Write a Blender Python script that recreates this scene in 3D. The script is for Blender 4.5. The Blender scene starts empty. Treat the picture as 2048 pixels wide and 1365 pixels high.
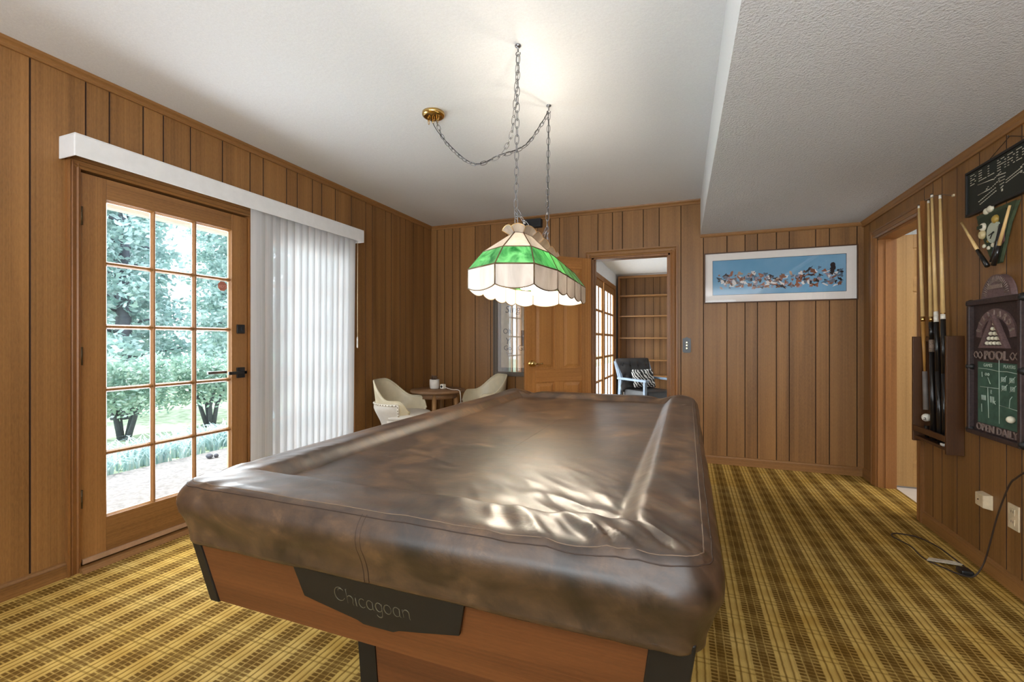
import bpy, math, random
from mathutils import Vector, Matrix, noise
R = math.radians
C = bpy.context.scene.collection
sc = bpy.context.scene

# ------------------------------------------------------------------ camera
CAMH = 1.154
cam_d = bpy.data.cameras.new('camera')
cam = bpy.data.objects.new('camera', cam_d); C.objects.link(cam)
cam_d.sensor_width = 36; cam_d.lens = 910 * 36 / 2048
cam_d.clip_start = 0.02; cam_d.clip_end = 200
cam.location = (0, 0, CAMH)
cam.rotation_euler = (R(90), 0, math.atan(351 / 910))
sc.camera = cam

# ------------------------------------------------------------------ view, world, sun, window and fill light
sc.view_settings.view_transform = 'Standard'
sc.view_settings.look = 'None'
sc.view_settings.exposure = 0.85
sc.view_settings.gamma = 1.0
sc.view_settings.use_curve_mapping = False
try:
    sc.cycles.use_denoising = True
    sc.cycles.max_bounces = 10
    sc.cycles.transparent_max_bounces = 24
    sc.cycles.sample_clamp_indirect = 6
except Exception:
    pass

w = bpy.data.worlds.new('sky'); sc.world = w; w.use_nodes = True
wn = w.node_tree.nodes
wn['Background'].inputs[0].default_value = (0.86, 0.94, 1.0, 1)
wn['Background'].inputs[1].default_value = 2.8

sun_d = bpy.data.lights.new('sun', 'SUN'); sun = bpy.data.objects.new('sun', sun_d); C.objects.link(sun)
sun_d.energy = 3.5; sun_d.angle = R(3); sun_d.color = (1, .95, .86)
sun.rotation_euler = (R(14), R(-16), 0)

def area(name, loc, rot, sx, sy, power, col):
    d = bpy.data.lights.new(name, 'AREA'); d.shape = 'RECTANGLE'; d.size = sx; d.size_y = sy
    d.energy = power; d.color = col
    o = bpy.data.objects.new(name, d); C.objects.link(o); o.location = loc; o.rotation_euler = rot
    return o
# daylight entering by the garden doors and the far room's glazed doors
area('garden_daylight', (-3.35, 2.3, 1.25), (0, R(-90), 0), 2.2, 2.1, 95, (.96, .98, 1))
area('added_rear_fill', (-.7, -3.25, 1.35), (R(90), 0, 0), 3.9, 2.0, 9, (1, .99, .97))  # added fill light outside the made-up rear window
area('far_room_daylight', (-1.75, 7.0, 1.2), (0, R(-90), 0), 2.2, 2.3, 70, (.92, .96, 1))
area('hall_area_light', (2.6, 3.3, 2.3), (0, 0, 0), .9, .9, 20, (1, .97, .92))  # area light just below the hall ceiling, facing down
# added fill light behind the camera, aimed at the ceiling; no lamp stands there
area('added_fill_uplight', (.3, -1.2, 1.25), (R(164), 0, 0), 2.4, 1.0, 92, (.97, .985, 1))

# ------------------------------------------------------------------ mesh builder
ORG = {}
class MB:
    def __init__(s): s.v = []; s.f = []; s.m = []; s.sm = []; s.pl = []; s.cm = 0; s.csm = False; s.cpl = 0.0
    def add(s, vs, fs, smooth=None):
        n = len(s.v); s.v += [tuple(p) for p in vs]
        for f in fs:
            s.f.append([i + n for i in f]); s.m.append(s.cm); s.sm.append(s.csm if smooth is None else smooth); s.pl.append(s.cpl)
        return s
    def box(s, x0, x1, y0, y1, z0, z1):
        if x0 > x1: x0, x1 = x1, x0
        if y0 > y1: y0, y1 = y1, y0
        if z0 > z1: z0, z1 = z1, z0
        v = [(x0,y0,z0),(x1,y0,z0),(x1,y1,z0),(x0,y1,z0),(x0,y0,z1),(x1,y0,z1),(x1,y1,z1),(x0,y1,z1)]
        return s.add(v, [(0,3,2,1),(4,5,6,7),(0,1,5,4),(1,2,6,5),(2,3,7,6),(3,0,4,7)], False)
    def hexa(s, b, t):          # two quads, bottom and top, same winding
        return s.add(list(b) + list(t), [(3,2,1,0),(4,5,6,7),(0,1,5,4),(1,2,6,5),(2,3,7,6),(3,0,4,7)], False)
    def prism(s, poly, fn, d0, d1):   # polygon (a,b) extruded in depth d0..d1, fn(a,b,d)->xyz
        n = len(poly)
        v = [fn(a, b, d0) for a, b in poly] + [fn(a, b, d1) for a, b in poly]
        f = [list(range(n)), list(range(2*n-1, n-1, -1))] + [(i, (i+1) % n, n+(i+1) % n, n+i) for i in range(n)]
        return s.add(v, f, False)
    def tube(s, pts, r, n=8, closed=False, cap=True, rs=None):
        pts = [Vector(p) for p in pts]; k = len(pts); vs = []; fs = []
        up = None
        for i, p in enumerate(pts):
            if closed: t = pts[(i+1) % k] - pts[i-1]
            else: t = pts[min(i+1, k-1)] - pts[max(i-1, 0)]
            if t.length < 1e-9: t = Vector((0,0,1))
            t.normalize()
            if up is None:
                up = Vector((0,0,1)) if abs(t.z) < .9 else Vector((1,0,0))
            a = t.cross(up)
            if a.length < 1e-6: a = t.cross(Vector((1,.3,0)))
            a.normalize(); b = a.cross(t).normalized(); up = b
            rr = rs[i] if rs else r
            for j in range(n):
                an = 2*math.pi*j/n
                vs.append(p + a*(rr*math.cos(an)) + b*(rr*math.sin(an)))
        for i in range(k if closed else k-1):
            i2 = (i+1) % k
            for j in range(n):
                fs.append((i*n+j, i*n+(j+1) % n, i2*n+(j+1) % n, i2*n+j))
        if not closed and cap:
            fs.append(list(range(n-1, -1, -1))); fs.append([(k-1)*n+j for j in range(n)])
        return s.add(vs, fs, True)
    def lathe(s, prof, n=24, c=(0,0,0), axis='Z', cap=True):
        vs = []; fs = []
        for r, h in prof:
            for j in range(n):
                a = 2*math.pi*j/n; x = r*math.cos(a); y = r*math.sin(a)
                p = (x, y, h) if axis == 'Z' else ((h, x, y) if axis == 'X' else (y, h, x))
                vs.append((p[0]+c[0], p[1]+c[1], p[2]+c[2]))
        for i in range(len(prof)-1):
            for j in range(n):
                fs.append((i*n+j, i*n+(j+1) % n, (i+1)*n+(j+1) % n, (i+1)*n+j))
        if cap:
            fs.append(list(range(n-1, -1, -1))); fs.append([(len(prof)-1)*n+j for j in range(n)])
        return s.add(vs, fs, True)
    def sphere(s, c, r, n=14, m=9, sc=(1,1,1)):
        prof = [(max(1e-4, math.sin(math.pi*i/m)), -math.cos(math.pi*i/m)) for i in range(m+1)]
        k = len(s.v); s.lathe(prof, n)
        for i in range(k, len(s.v)):
            p = s.v[i]; s.v[i] = (c[0]+p[0]*r*sc[0], c[1]+p[1]*r*sc[1], c[2]+p[2]*r*sc[2])
        return s
    def grid(s, nu, nv, fn, smooth=True):
        vs = [fn(i/(nu), j/(nv)) for j in range(nv+1) for i in range(nu+1)]
        fs = [(j*(nu+1)+i, j*(nu+1)+i+1, (j+1)*(nu+1)+i+1, (j+1)*(nu+1)+i) for j in range(nv) for i in range(nu)]
        return s.add(vs, fs, smooth)
    def xform(s, fn, start=0):
        for i in range(start, len(s.v)): s.v[i] = tuple(fn(s.v[i]))
        return s
    def build(s, name, mats, parent=None, org=None, bevel=0, solid=0, subsurf=0, plank=False):
        """verts are in world space (org=None) and stored about the parent's origin, or already local (org='local')"""
        po = ORG.get(parent.name, Vector((0,0,0))) if parent else Vector((0,0,0))
        if org == 'local': o3 = Vector((0,0,0)); vv = s.v; loc = Vector((0,0,0)); wo = po
        else:
            if org is None: org = po if parent else Vector((0,0,0))
            o3 = Vector(org); vv = [(p[0]-o3.x, p[1]-o3.y, p[2]-o3.z) for p in s.v]; loc = o3 - po; wo = o3
        me = bpy.data.meshes.new(name); me.from_pydata(vv, [], s.f)
        if not isinstance(mats, (list, tuple)): mats = [mats]
        for m in mats: me.materials.append(m)
        me.polygons.foreach_set('material_index', s.m)
        me.polygons.foreach_set('use_smooth', s.sm)
        if plank:
            at = me.attributes.new('plank', 'FLOAT', 'FACE'); at.data.foreach_set('value', s.pl)
        me.update()
        ob = bpy.data.objects.new(name, me); C.objects.link(ob)
        ob.location = loc
        if parent: ob.parent = parent
        ORG[ob.name] = wo.copy() if isinstance(wo, Vector) else Vector(wo)
        if bevel:
            b = ob.modifiers.new('soft', 'BEVEL'); b.width = bevel; b.segments = 2; b.limit_method = 'ANGLE'; b.angle_limit = R(50)
        if solid:
            b = ob.modifiers.new('thick', 'SOLIDIFY'); b.thickness = solid; b.offset = 0
        if subsurf:
            b = ob.modifiers.new('smooth', 'SUBSURF'); b.levels = subsurf; b.render_levels = subsurf
        return ob

def tag(o, label=None, cat=None, group=None, kind=None):
    if label: o['label'] = label
    if cat: o['category'] = cat
    if group: o['group'] = group
    if kind: o['kind'] = kind
    return o
def struct(o, label=None): o['kind'] = 'structure'; return (tag(o, label) if label else o)
def thing(name, label, cat, loc=(0,0,0), rz=0, group=None):
    o = bpy.data.objects.new(name, None); C.objects.link(o); o.location = loc; o.rotation_euler = (0,0,rz)
    o.empty_display_size = .1
    ORG[o.name] = Vector(loc)
    return tag(o, label, cat, group)
def sthing(name, loc=(0,0,0)):
    o = bpy.data.objects.new(name, None); C.objects.link(o); o.location = loc; ORG[o.name] = Vector(loc)
    o['kind'] = 'structure'; return o
def copy_tree(o, parent=None):
    c = o.copy(); C.objects.link(c)
    if parent: c.parent = parent
    for ch in list(o.children): copy_tree(ch, c)
    return c
def text_polys(s, size, font_shear=0.0, extr=0.002, sx=1.0):
    cu = bpy.data.curves.new('lettering', 'FONT'); cu.body = s; cu.size = size; cu.extrude = extr; cu.shear = font_shear
    cu.align_x = 'CENTER'; cu.align_y = 'CENTER'; cu.resolution_u = 3
    ob = bpy.data.objects.new('lettering', cu); C.objects.link(ob)
    dg = bpy.context.evaluated_depsgraph_get(); dg.update()
    me = bpy.data.meshes.new_from_object(ob.evaluated_get(dg))
    vs = [(v.co.x*sx, v.co.y, v.co.z) for v in me.vertices]; fs = [list(p.vertices) for p in me.polygons]
    bpy.data.objects.remove(ob); bpy.data.curves.remove(cu); bpy.data.meshes.remove(me)
    return vs, fs

# ------------------------------------------------------------------ materials
class NT:
    def __init__(s, name):
        s.m = bpy.data.materials.new(name); s.m.use_nodes = True; s.t = s.m.node_tree; s.n = s.t.nodes; s.l = s.t.links
        s.b = s.n['Principled BSDF']; s.out = s.n['Material Output']
    def set(s, inp, v):
        if hasattr(v, 'is_output') or isinstance(v, bpy.types.NodeSocket): s.l.new(v, inp)
        else:
            if isinstance(v, (tuple, list)) and len(v) == 3 and inp.type == 'RGBA': v = (*v, 1)
            inp.default_value = v
    def node(s, t, ins=(), **kw):
        n = s.n.new(t)
        for k, v in kw.items(): setattr(n, k, v)
        for i, v in (ins.items() if isinstance(ins, dict) else enumerate(ins)):
            if v is not None: s.set(n.inputs[i], v)
        return n
    def math(s, op, a, b=0.0, c=None, clamp=False):
        n = s.node('ShaderNodeMath', [a, b] + ([c] if c is not None else []), operation=op); n.use_clamp = clamp
        return n.outputs[0]
    def mix(s, f, a, b, bt='MIX'):
        n = s.n.new('ShaderNodeMix'); n.data_type = 'RGBA'; n.blend_type = bt
        s.set(n.inputs[0], f); s.set(n.inputs[6], a); s.set(n.inputs[7], b); return n.outputs[2]
    def obj(s): return s.n.new('ShaderNodeTexCoord').outputs['Object']
    def mapping(s, vec, scale=(1,1,1), rot=(0,0,0)):
        n = s.n.new('ShaderNodeMapping'); s.l.new(vec, n.inputs[0]); n.inputs[3].default_value = scale; n.inputs[2].default_value = rot
        return n.outputs[0]
    def noise(s, vec, scale, detail=4, rough=.55, dist=0):
        n = s.n.new('ShaderNodeTexNoise'); s.l.new(vec, n.inputs['Vector']); n.inputs['Scale'].default_value = scale
        n.inputs['Detail'].default_value = detail; n.inputs['Roughness'].default_value = rough; n.inputs['Distortion'].default_value = dist
        return n.outputs[0]
    def ramp(s, f, stops):
        n = s.n.new('ShaderNodeValToRGB'); s.l.new(f, n.inputs[0]); e = n.color_ramp.elements
        while len(e) > 1: e.remove(e[-1])
        for i, (p, c) in enumerate(stops):
            x = e[0] if i == 0 else e.new(p)
            x.position = p; x.color = (*c, 1) if len(c) == 3 else c
        return n.outputs[0]
    def bump(s, h, strength=.3, dist=.01):
        n = s.n.new('ShaderNodeBump'); s.set(n.inputs['Strength'], strength); n.inputs['Distance'].default_value = dist
        s.l.new(h, n.inputs['Height']); s.l.new(n.outputs[0], s.b.inputs['Normal']); return n
    def base(s, c, rough=.5, spec=.5, metal=0):
        s.set(s.b.inputs['Base Color'], c); s.set(s.b.inputs['Roughness'], rough)
        s.b.inputs['Specular IOR Level'].default_value = spec; s.b.inputs['Metallic'].default_value = metal
        return s
    def surf(s, sh): s.l.new(sh, s.out.inputs[0]); return s

def srgb(r, g, b):
    f = lambda c: (c/255/12.92 if c/255 <= .04045 else ((c/255+.055)/1.055)**2.4)
    return (f(r), f(g), f(b))

def plain(name, col, rough=.5, spec=.5, metal=0, vary=.08, scale=20):
    n = NT(name); o = n.obj(); nz = n.noise(o, scale, 3)
    c2 = tuple(max(0, x*(1-vary*2.5)) for x in col); c1 = tuple(min(1, x*(1+vary)) for x in col)
    n.base(n.ramp(nz, [(.3, c2), (.7, c1)]), rough, spec, metal)
    return n.m
def wood(name, dark, light, axis='Z', rough=.42, grain=1.0, spec=.4, plank=False, var=.55):
    n = NT(name); o = n.obj()
    st = {'X': (.06, 1, 1), 'Y': (1, .06, 1), 'Z': (1, 1, .045)}[axis]
    st2 = {'X': (.02, 1, 1), 'Y': (1, .02, 1), 'Z': (1, 1, .012)}[axis]
    m = n.mapping(o, st)
    vec = m
    if plank:
        at = n.node('ShaderNodeAttribute', attribute_name='plank').outputs['Fac']
        ad = n.node('ShaderNodeVectorMath', [m, None], operation='ADD')
        cx = n.node('ShaderNodeCombineXYZ', [n.math('MULTIPLY', at, 7.0), n.math('MULTIPLY', at, 11.0), n.math('MULTIPLY', at, 5.0)])
        n.l.new(cx.outputs[0], ad.inputs[1]); vec = ad.outputs[0]
    big = n.noise(vec, 9*grain, 3, .5, .6)
    fine = n.noise(n.mapping(vec, st2), 160*grain, 3, .6)
    speck = n.noise(n.mapping(o, {'X': (.2,1,1), 'Y': (1,.2,1), 'Z': (1,1,.2)}[axis]), 220, 2, .6)
    f = n.math('ADD', n.math('MULTIPLY', big, var), n.math('MULTIPLY', fine, .35))
    f = n.math('ADD', f, n.math('MULTIPLY', speck, .25))
    if plank: f = n.math('ADD', f, n.math('MULTIPLY', n.math('SUBTRACT', at, .5), .07))
    col = n.ramp(f, [(.28, dark), (.55, tuple((a+b)/2 for a, b in zip(dark, light))), (.85, light)])
    n.base(col, rough, spec)
    n.bump(fine, .12, .003)
    return n.m
WD, WL = srgb(88, 58, 28), srgb(170, 124, 74)
M = {}
M['panel'] = wood('walnut_panelling', srgb(84, 55, 27), srgb(168, 121, 70), 'Z', .45, plank=True)
M['trimY'] = wood('stained_trim_along', WD, srgb(168, 120, 70), 'Y', .4)
M['trimX'] = wood('stained_trim_across', WD, srgb(168, 120, 70), 'X', .4)
M['trimZ'] = wood('stained_trim_upright', WD, srgb(172, 116, 64), 'Z', .4)
M['doorZ'] = wood('stained_door_wood', srgb(96, 62, 30), srgb(178, 128, 76), 'Z', .38)
M['doorY'] = wood('stained_door_rail', srgb(96, 62, 30), srgb(172, 124, 74), 'Y', .38)
M['doorX'] = wood('oak_door_rail', srgb(124, 76, 34), srgb(204, 144, 82), 'X', .35)
M['oakZ'] = wood('oak_door_wood', srgb(124, 76, 34), srgb(208, 148, 84), 'Z', .35)
M['paleZ'] = wood('pale_door_wood', srgb(140, 104, 60), srgb(206, 168, 112), 'Z', .38)
M['paleX'] = wood('pale_door_rail', srgb(140, 104, 60), srgb(200, 160, 104), 'X', .38)
M['groove'] = plain('groove_dark_brown', srgb(52, 28, 12), .7)

def ceiling_mat(name, col, bumpy, scale):
    n = NT(name); o = n.obj()
    a = n.noise(o, scale, 5, .65); b = n.noise(o, scale*3.1, 3, .6)
    v = n.node('ShaderNodeTexVoronoi', {'Vector': o, 'Scale': scale*1.2}).outputs['Distance']
    h = n.math('ADD', n.math('MULTIPLY', a, .8), n.math('MULTIPLY', b, .4))
    h = n.math('SUBTRACT', h, n.math('MULTIPLY', v, .3))
    n.base(n.ramp(b, [(.3, tuple(x*.93 for x in col)), (.65, col)]), .9, .1)
    n.bump(h, bumpy, .012)
    return n.m
M['ceil'] = ceiling_mat('white_ceiling_paint', (.74, .76, .785), .08, 45)
M['soffit'] = ceiling_mat('stippled_soffit_paint', (.72, .74, .765), .9, 85)
M['white'] = plain('white_paint', (.78, .79, .80), .55, .4, vary=.02)

def carpet():
    n = NT('plaid_carpet'); o = n.obj()
    wob = n.noise(o, 30, 2)
    sx = n.node('ShaderNodeSeparateXYZ', [o])
    wv = n.math('MULTIPLY', n.math('SUBTRACT', wob, .5), .005)
    X = n.math('ADD', sx.outputs[0], wv); Y = n.math('ADD', sx.outputs[1], n.math('MULTIPLY', wv, .8))
    px, py = .1432, .1655
    fx = n.math('FRACT', n.math('DIVIDE', n.math('ADD', X, 10 - .6165 % px + (px - 10 % px)), px))
    fy = n.math('FRACT', n.math('DIVIDE', n.math('ADD', Y, 10 - 1.12 % py + (py - 10 % py)), py))
    dx = n.math('ABSOLUTE', n.math('SUBTRACT', fx, .5)); dy = n.math('ABSOLUTE', n.math('SUBTRACT', fy, .5))
    def below(v, e, s=.02): # 1 when v<e with soft edge
        return n.math('DIVIDE', n.math('SUBTRACT', e + s/2, v), s, clamp=True)
    def line(v, at, half, s=.03):
        return below(n.math('ABSOLUTE', n.math('SUBTRACT', v, at)), half, s)
    band = below(dx, .275, .03)
    gap = n.math('MULTIPLY', line(dx, .105, .012, .03), .75)
    comb = n.math('FRACT', n.math('DIVIDE', Y, py/9))
    combm = below(n.math('ABSOLUTE', n.math('SUBTRACT', comb, .5)), .36, .12)
    # comb breaks the two outer ribbons, the middle ribbon is broken less
    outer = below(n.math('MULTIPLY', dx, -1.0), -.12, .03)
    brk = n.math('MULTIPLY', n.math('MULTIPLY', n.math('SUBTRACT', 1.0, combm), n.math('ADD', n.math('MULTIPLY', outer, .5), .25)), .9)
    band = n.math('MULTIPLY', band, n.math('SUBTRACT', 1.0, n.math('MULTIPLY', below(n.math('MULTIPLY', dy, -1.0), -.30, .10), .14)))
    streak = n.noise(n.mapping(o, (70, 5, 1)), 1.0, 3, .6)
    band = n.math('MULTIPLY', band, n.math('ADD', .72, n.math('MULTIPLY', streak, .55)), clamp=True)
    band = n.math('MULTIPLY', n.math('MULTIPLY', band, n.math('SUBTRACT', 1.0, gap)), n.math('SUBTRACT', 1.0, brk))
    lx = line(dx, .405, .022, .03)
    ly = line(dy, .425, .02, .03)
    ly2 = n.math('MULTIPLY', line(dy, .0, .2, .14), .24)
    fine = n.math('FRACT', n.math('DIVIDE', X, px/7))
    finem = n.math('MULTIPLY', below(n.math('ABSOLUTE', n.math('SUBTRACT', fine, .5)), .13, .12), .14)
    pile = n.noise(o, 420, 2, .7); patch = n.noise(o, 3.0, 3, .6)
    base = n.ramp(patch, [(.3, srgb(206, 168, 86)), (.7, srgb(224, 192, 116))])
    c = n.mix(n.math('MULTIPLY', ly2, 1.0), base, srgb(158, 114, 32))
    c = n.mix(n.math('MULTIPLY', finem, n.math('ADD', .2, n.math('MULTIPLY', streak, 2.4))), c, srgb(128, 92, 28))
    c = n.mix(n.math('MULTIPLY', ly, .55), c, srgb(122, 92, 30))
    c = n.mix(n.math('MULTIPLY', lx, .78), c, srgb(112, 80, 26))
    dk = n.mix(n.math('MULTIPLY', ly2, 1.6), srgb(100, 70, 24), srgb(86, 58, 18))
    c = n.mix(n.math('MULTIPLY', band, .93), c, dk)
    c = n.mix(.35, c, n.mix(1.0, c, n.ramp(pile, [(.25, (.45,.45,.45)), (.75, (1.35,1.35,1.35))]), 'MULTIPLY'))
    n.base(c, .95, .05)
    n.bump(pile, .6, .006)
    return n.m
M['carpet'] = carpet()

def leather():
    n = NT('brown_vinyl_cover'); o = n.obj()
    a = n.noise(n.mapping(o, (1, 1.0, 1)), 4.2, 6, .68, .7)
    st = n.noise(n.mapping(o, (1, 2.6, 1), (0, 0, .5)), 11, 5, .7, .5)
    f = n.math('ADD', n.math('MULTIPLY', a, .65), n.math('MULTIPLY', st, .35))
    col = n.ramp(f, [(.36, srgb(26, 18, 12)), (.46, srgb(52, 37, 26)), (.55, srgb(78, 57, 39)), (.66, srgb(118, 88, 58))])
    fine = n.noise(o, 70, 4, .6); cr = n.noise(n.mapping(o, (1, 1.8, 1), (0, 0, -.6)), 16, 4, .6, .8)
    n.base(col, n.ramp(st, [(.3, (.42,)*3), (.75, (.56,)*3)]), .6)
    n.b.inputs['Coat Weight'].default_value = .6; n.b.inputs['Coat Roughness'].default_value = .34
    h = n.math('ADD', n.math('MULTIPLY', fine, .25), cr)
    n.bump(h, .22, .006)
    return n.m
M['leather'] = leather()
M['stitch'] = plain('dark_stitch_thread', srgb(58, 42, 32), .6)
M['stitch_light'] = plain('pale_stitch_thread', srgb(118, 98, 80), .6)
M['cab'] = wood('mahogany_laminate', srgb(74, 42, 20), srgb(122, 74, 38), 'X', .5, 1.2)
M['cabY'] = wood('mahogany_laminate_side', srgb(78, 42, 20), srgb(122, 72, 38), 'Y', .45, 1.2)
M['black'] = plain('black_plastic', (.012, .011, .010), .45, .4)
M['blackmetal'] = plain('black_metal', (.015, .015, .016), .35, .5)
M['slate'] = plain('playing_cloth', srgb(30, 70, 45), .9)
M['plate_letters'] = plain('worn_silver_lettering', srgb(84, 80, 60), .5)
M['brass'] = plain('polished_brass', (.72, .48, .18), .2, .5, 1.0)
M['came'] = plain('dark_brass_came', (.16, .10, .045), .4, .5, .6)
M['came_gold'] = plain('bright_brass_came', (.75, .52, .24), .28, .5, .9)
M['steel'] = plain('dull_steel', (.22, .22, .23), .32, .5, .9)
M['hinge'] = plain('antique_hinge', (.10, .065, .03), .45, .5, .6)
M['cream'] = plain('cream_plastic', srgb(226, 206, 170), .5)
M['ivory'] = plain('ivory_vinyl', srgb(205, 194, 166), .35, .5, vary=.03)
M['ivory2'] = plain('white_vinyl', srgb(206, 200, 190), .45, .4, vary=.03)

def glass_pane(name, tint=(1,1,1), refl=1.0):
    n = NT(name); n.n.remove(n.b)
    t = n.node('ShaderNodeBsdfTransparent', [tint]); g = n.node('ShaderNodeBsdfGlossy', {'Color': (1,1,1), 'Roughness': .02})
    fr = n.node('ShaderNodeFresnel', {'IOR': 1.45})
    bf = n.node('ShaderNodeNewGeometry').outputs['Backfacing']
    mx = n.node('ShaderNodeMixShader', [n.math('MULTIPLY', n.math('MULTIPLY', fr.outputs[0], n.math('SUBTRACT', 1.0, bf)), refl, clamp=True), t.outputs[0], g.outputs[0]])
    n.surf(mx.outputs[0]); return n.m
M['glass'] = glass_pane('window_glass', (.97, .99, 1))
M['picture_glass'] = glass_pane('picture_glass', (1, 1, 1), 1.3)

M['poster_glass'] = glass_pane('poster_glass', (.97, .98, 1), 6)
def stained(name, c1, c2, scale, trans=.7, streak=(1,1,.25)):
    n = NT(name); n.n.remove(n.b); o = n.obj()
    f = n.noise(n.mapping(o, streak), scale, 5, .6, 1.4)
    col = n.ramp(f, [(.35, c1), (.65, c2)])
    tl = n.node('ShaderNodeBsdfTranslucent', [col]); df = n.node('ShaderNodeBsdfDiffuse', [col])
    tp = n.node('ShaderNodeBsdfTransparent', [col])
    m1 = n.node('ShaderNodeMixShader', [trans, df.outputs[0], tl.outputs[0]])
    m2 = n.node('ShaderNodeMixShader', [n.ramp(f, [(.3, (.03,)*3), (.7, (.12,)*3)]), m1.outputs[0], tp.outputs[0]])
    gl = n.node('ShaderNodeBsdfGlossy', {'Color': (.6,.6,.6), 'Roughness': .3})
    fr = n.node('ShaderNodeFresnel', {'IOR': 1.5})
    bf = n.node('ShaderNodeNewGeometry').outputs['Backfacing']
    m3 = n.node('ShaderNodeMixShader', [n.math('MULTIPLY', fr.outputs[0], n.math('SUBTRACT', 1.0, bf)), m2.outputs[0], gl.outputs[0]])
    n.surf(m3.outputs[0]); return n.m
M['white_glass'] = stained('white_opal_glass', (.56, .51, .46), (.74, .69, .64), 14, .27)
M['upper_glass'] = stained('pale_opal_glass', (.66, .60, .54), (.86, .80, .74), 14, .6)
M['green_glass'] = stained('green_swirl_glass', (.01, .24, .05), (.36, .76, .40), 12, .62, (1, 1, .5))
M['crown_glass'] = stained('smoky_opal_glass', (.50, .44, .36), (.66, .60, .52), 18, .45)
def emit(name, col, s):
    n = NT(name); n.n.remove(n.b); e = n.node('ShaderNodeEmission', [col, s]); n.surf(e.outputs[0]); return n.m
M['bulb'] = emit('lit_bulb', (1, .93, .84), 7)

def blind_mat():
    n = NT('sheer_blind_fabric'); n.n.remove(n.b); o = n.obj()
    f = n.noise(n.mapping(o, (1, 1, .02)), 60, 3)
    col = n.ramp(f, [(.3, (.54, .55, .56)), (.7, (.64, .65, .66))])
    tl = n.node('ShaderNodeBsdfTranslucent', [col]); df = n.node('ShaderNodeBsdfDiffuse', [col]); tp = n.node('ShaderNodeBsdfTransparent', [(.95,.96,1)])
    m1 = n.node('ShaderNodeMixShader', [.16, df.outputs[0], tl.outputs[0]])
    m2 = n.node('ShaderNodeMixShader', [.16, m1.outputs[0], tp.outputs[0]])
    n.surf(m2.outputs[0]); return n.m
M['blind'] = blind_mat()

def leaf_mat(name, a, b):
    n = NT(name); n.n.remove(n.b); o = n.obj()
    f = n.noise(o, 5, 3)
    col = n.ramp(f, [(.35, a), (.65, b)])
    tl = n.node('ShaderNodeBsdfTranslucent', [col]); df = n.node('ShaderNodeBsdfDiffuse', [col])
    gl = n.node('ShaderNodeBsdfGlossy', {'Color': (.9,.95,1), 'Roughness': .35})
    m1 = n.node('ShaderNodeMixShader', [.4, df.outputs[0], tl.outputs[0]])
    m2 = n.node('ShaderNodeMixShader', [.12, m1.outputs[0], gl.outputs[0]])
    n.surf(m2.outputs[0]); return n.m
M['leaf_hedge'] = leaf_mat('hedge_leaves', (.22, .36, .30), (.46, .62, .52))
M['leaf_tree'] = leaf_mat('tree_needles', (.19, .32, .31), (.42, .56, .54))
M['leaf_blade'] = leaf_mat('border_grass_blades', (.32, .48, .50), (.62, .76, .78))
M['leaf_pot'] = leaf_mat('pot_plant_leaves', (.10, .05, .03), (.22, .12, .06))
M['bark'] = plain('bark', srgb(84, 88, 98), .9)
M['concrete'] = plain('patio_concrete', (.25, .238, .236), .9, .1, vary=.12, scale=30)
M['lawn'] = plain('lawn', (.52, .60, .42), .95, .05, vary=.2, scale=9)

# ------------------------------------------------------------------ room dimensions
L, B, RR, RY, HC, HS = -2.835, 4.69, 1.40, -3.0, 2.505, 2.165
D1a, D1b, D2a, D2b, DH = 1.345, 2.275, 2.352, 3.282, 2.013       # garden doors
DWa, DWb, DWH = -.922, -.159, 2.012                              # doorway in the back wall
RDa, RDb, RDH = 3.70, 4.40, 1.968                                # doorway in the wall with the cue rack

def plank_wall(name, fn, a0, a1, z0, z1, grooves, holes, th=.12, gw=.007, gd=.006, seed=1):
    """fn(a, n, z): a along the wall, n out of the wall"""
    rnd = random.Random(seed); mb = MB()
    cuts = sorted(set([a0, a1] + [g for g in grooves if a0 < g < a1] + [h for q in holes for h in q[:2]]))
    gs = set(grooves); pl = rnd.random()
    for i in range(len(cuts)-1):
        p, q = cuts[i], cuts[i+1]
        if p in gs or i == 0: pl = rnd.random()
        mb.cpl = pl
        gp = gw/2 if p in gs else 0; gq = gw/2 if q in gs else 0
        spans = [(z0, z1)]
        for h in holes:
            if p >= h[0]-1e-6 and q <= h[1]+1e-6:
                ns = []
                for s0, s1 in spans:
                    if h[2] > s0: ns.append((s0, h[2]))
                    if h[3] < s1: ns.append((h[3], s1))
                spans = ns
        for s0, s1 in spans:
            poly = [(p+gp, 0), (q-gq, 0)] + ([(q, -gd)] if gq else []) + [(q, -th), (p, -th)] + ([(p, -gd)] if gp else [])
            k = len(mb.f)
            mb.prism(poly, lambda a, n, z: fn(a, n, z), s0, s1)
            for e in range(len(poly)):      # the two groove cheeks take the darker brown
                aa, bb = poly[e], poly[(e+1) % len(poly)]
                if {aa[1], bb[1]} == {0, -gd}: mb.m[k+2+e] = 1
    return struct(mb.build(name, [M['panel'], M['groove']], plank=True))

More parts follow.
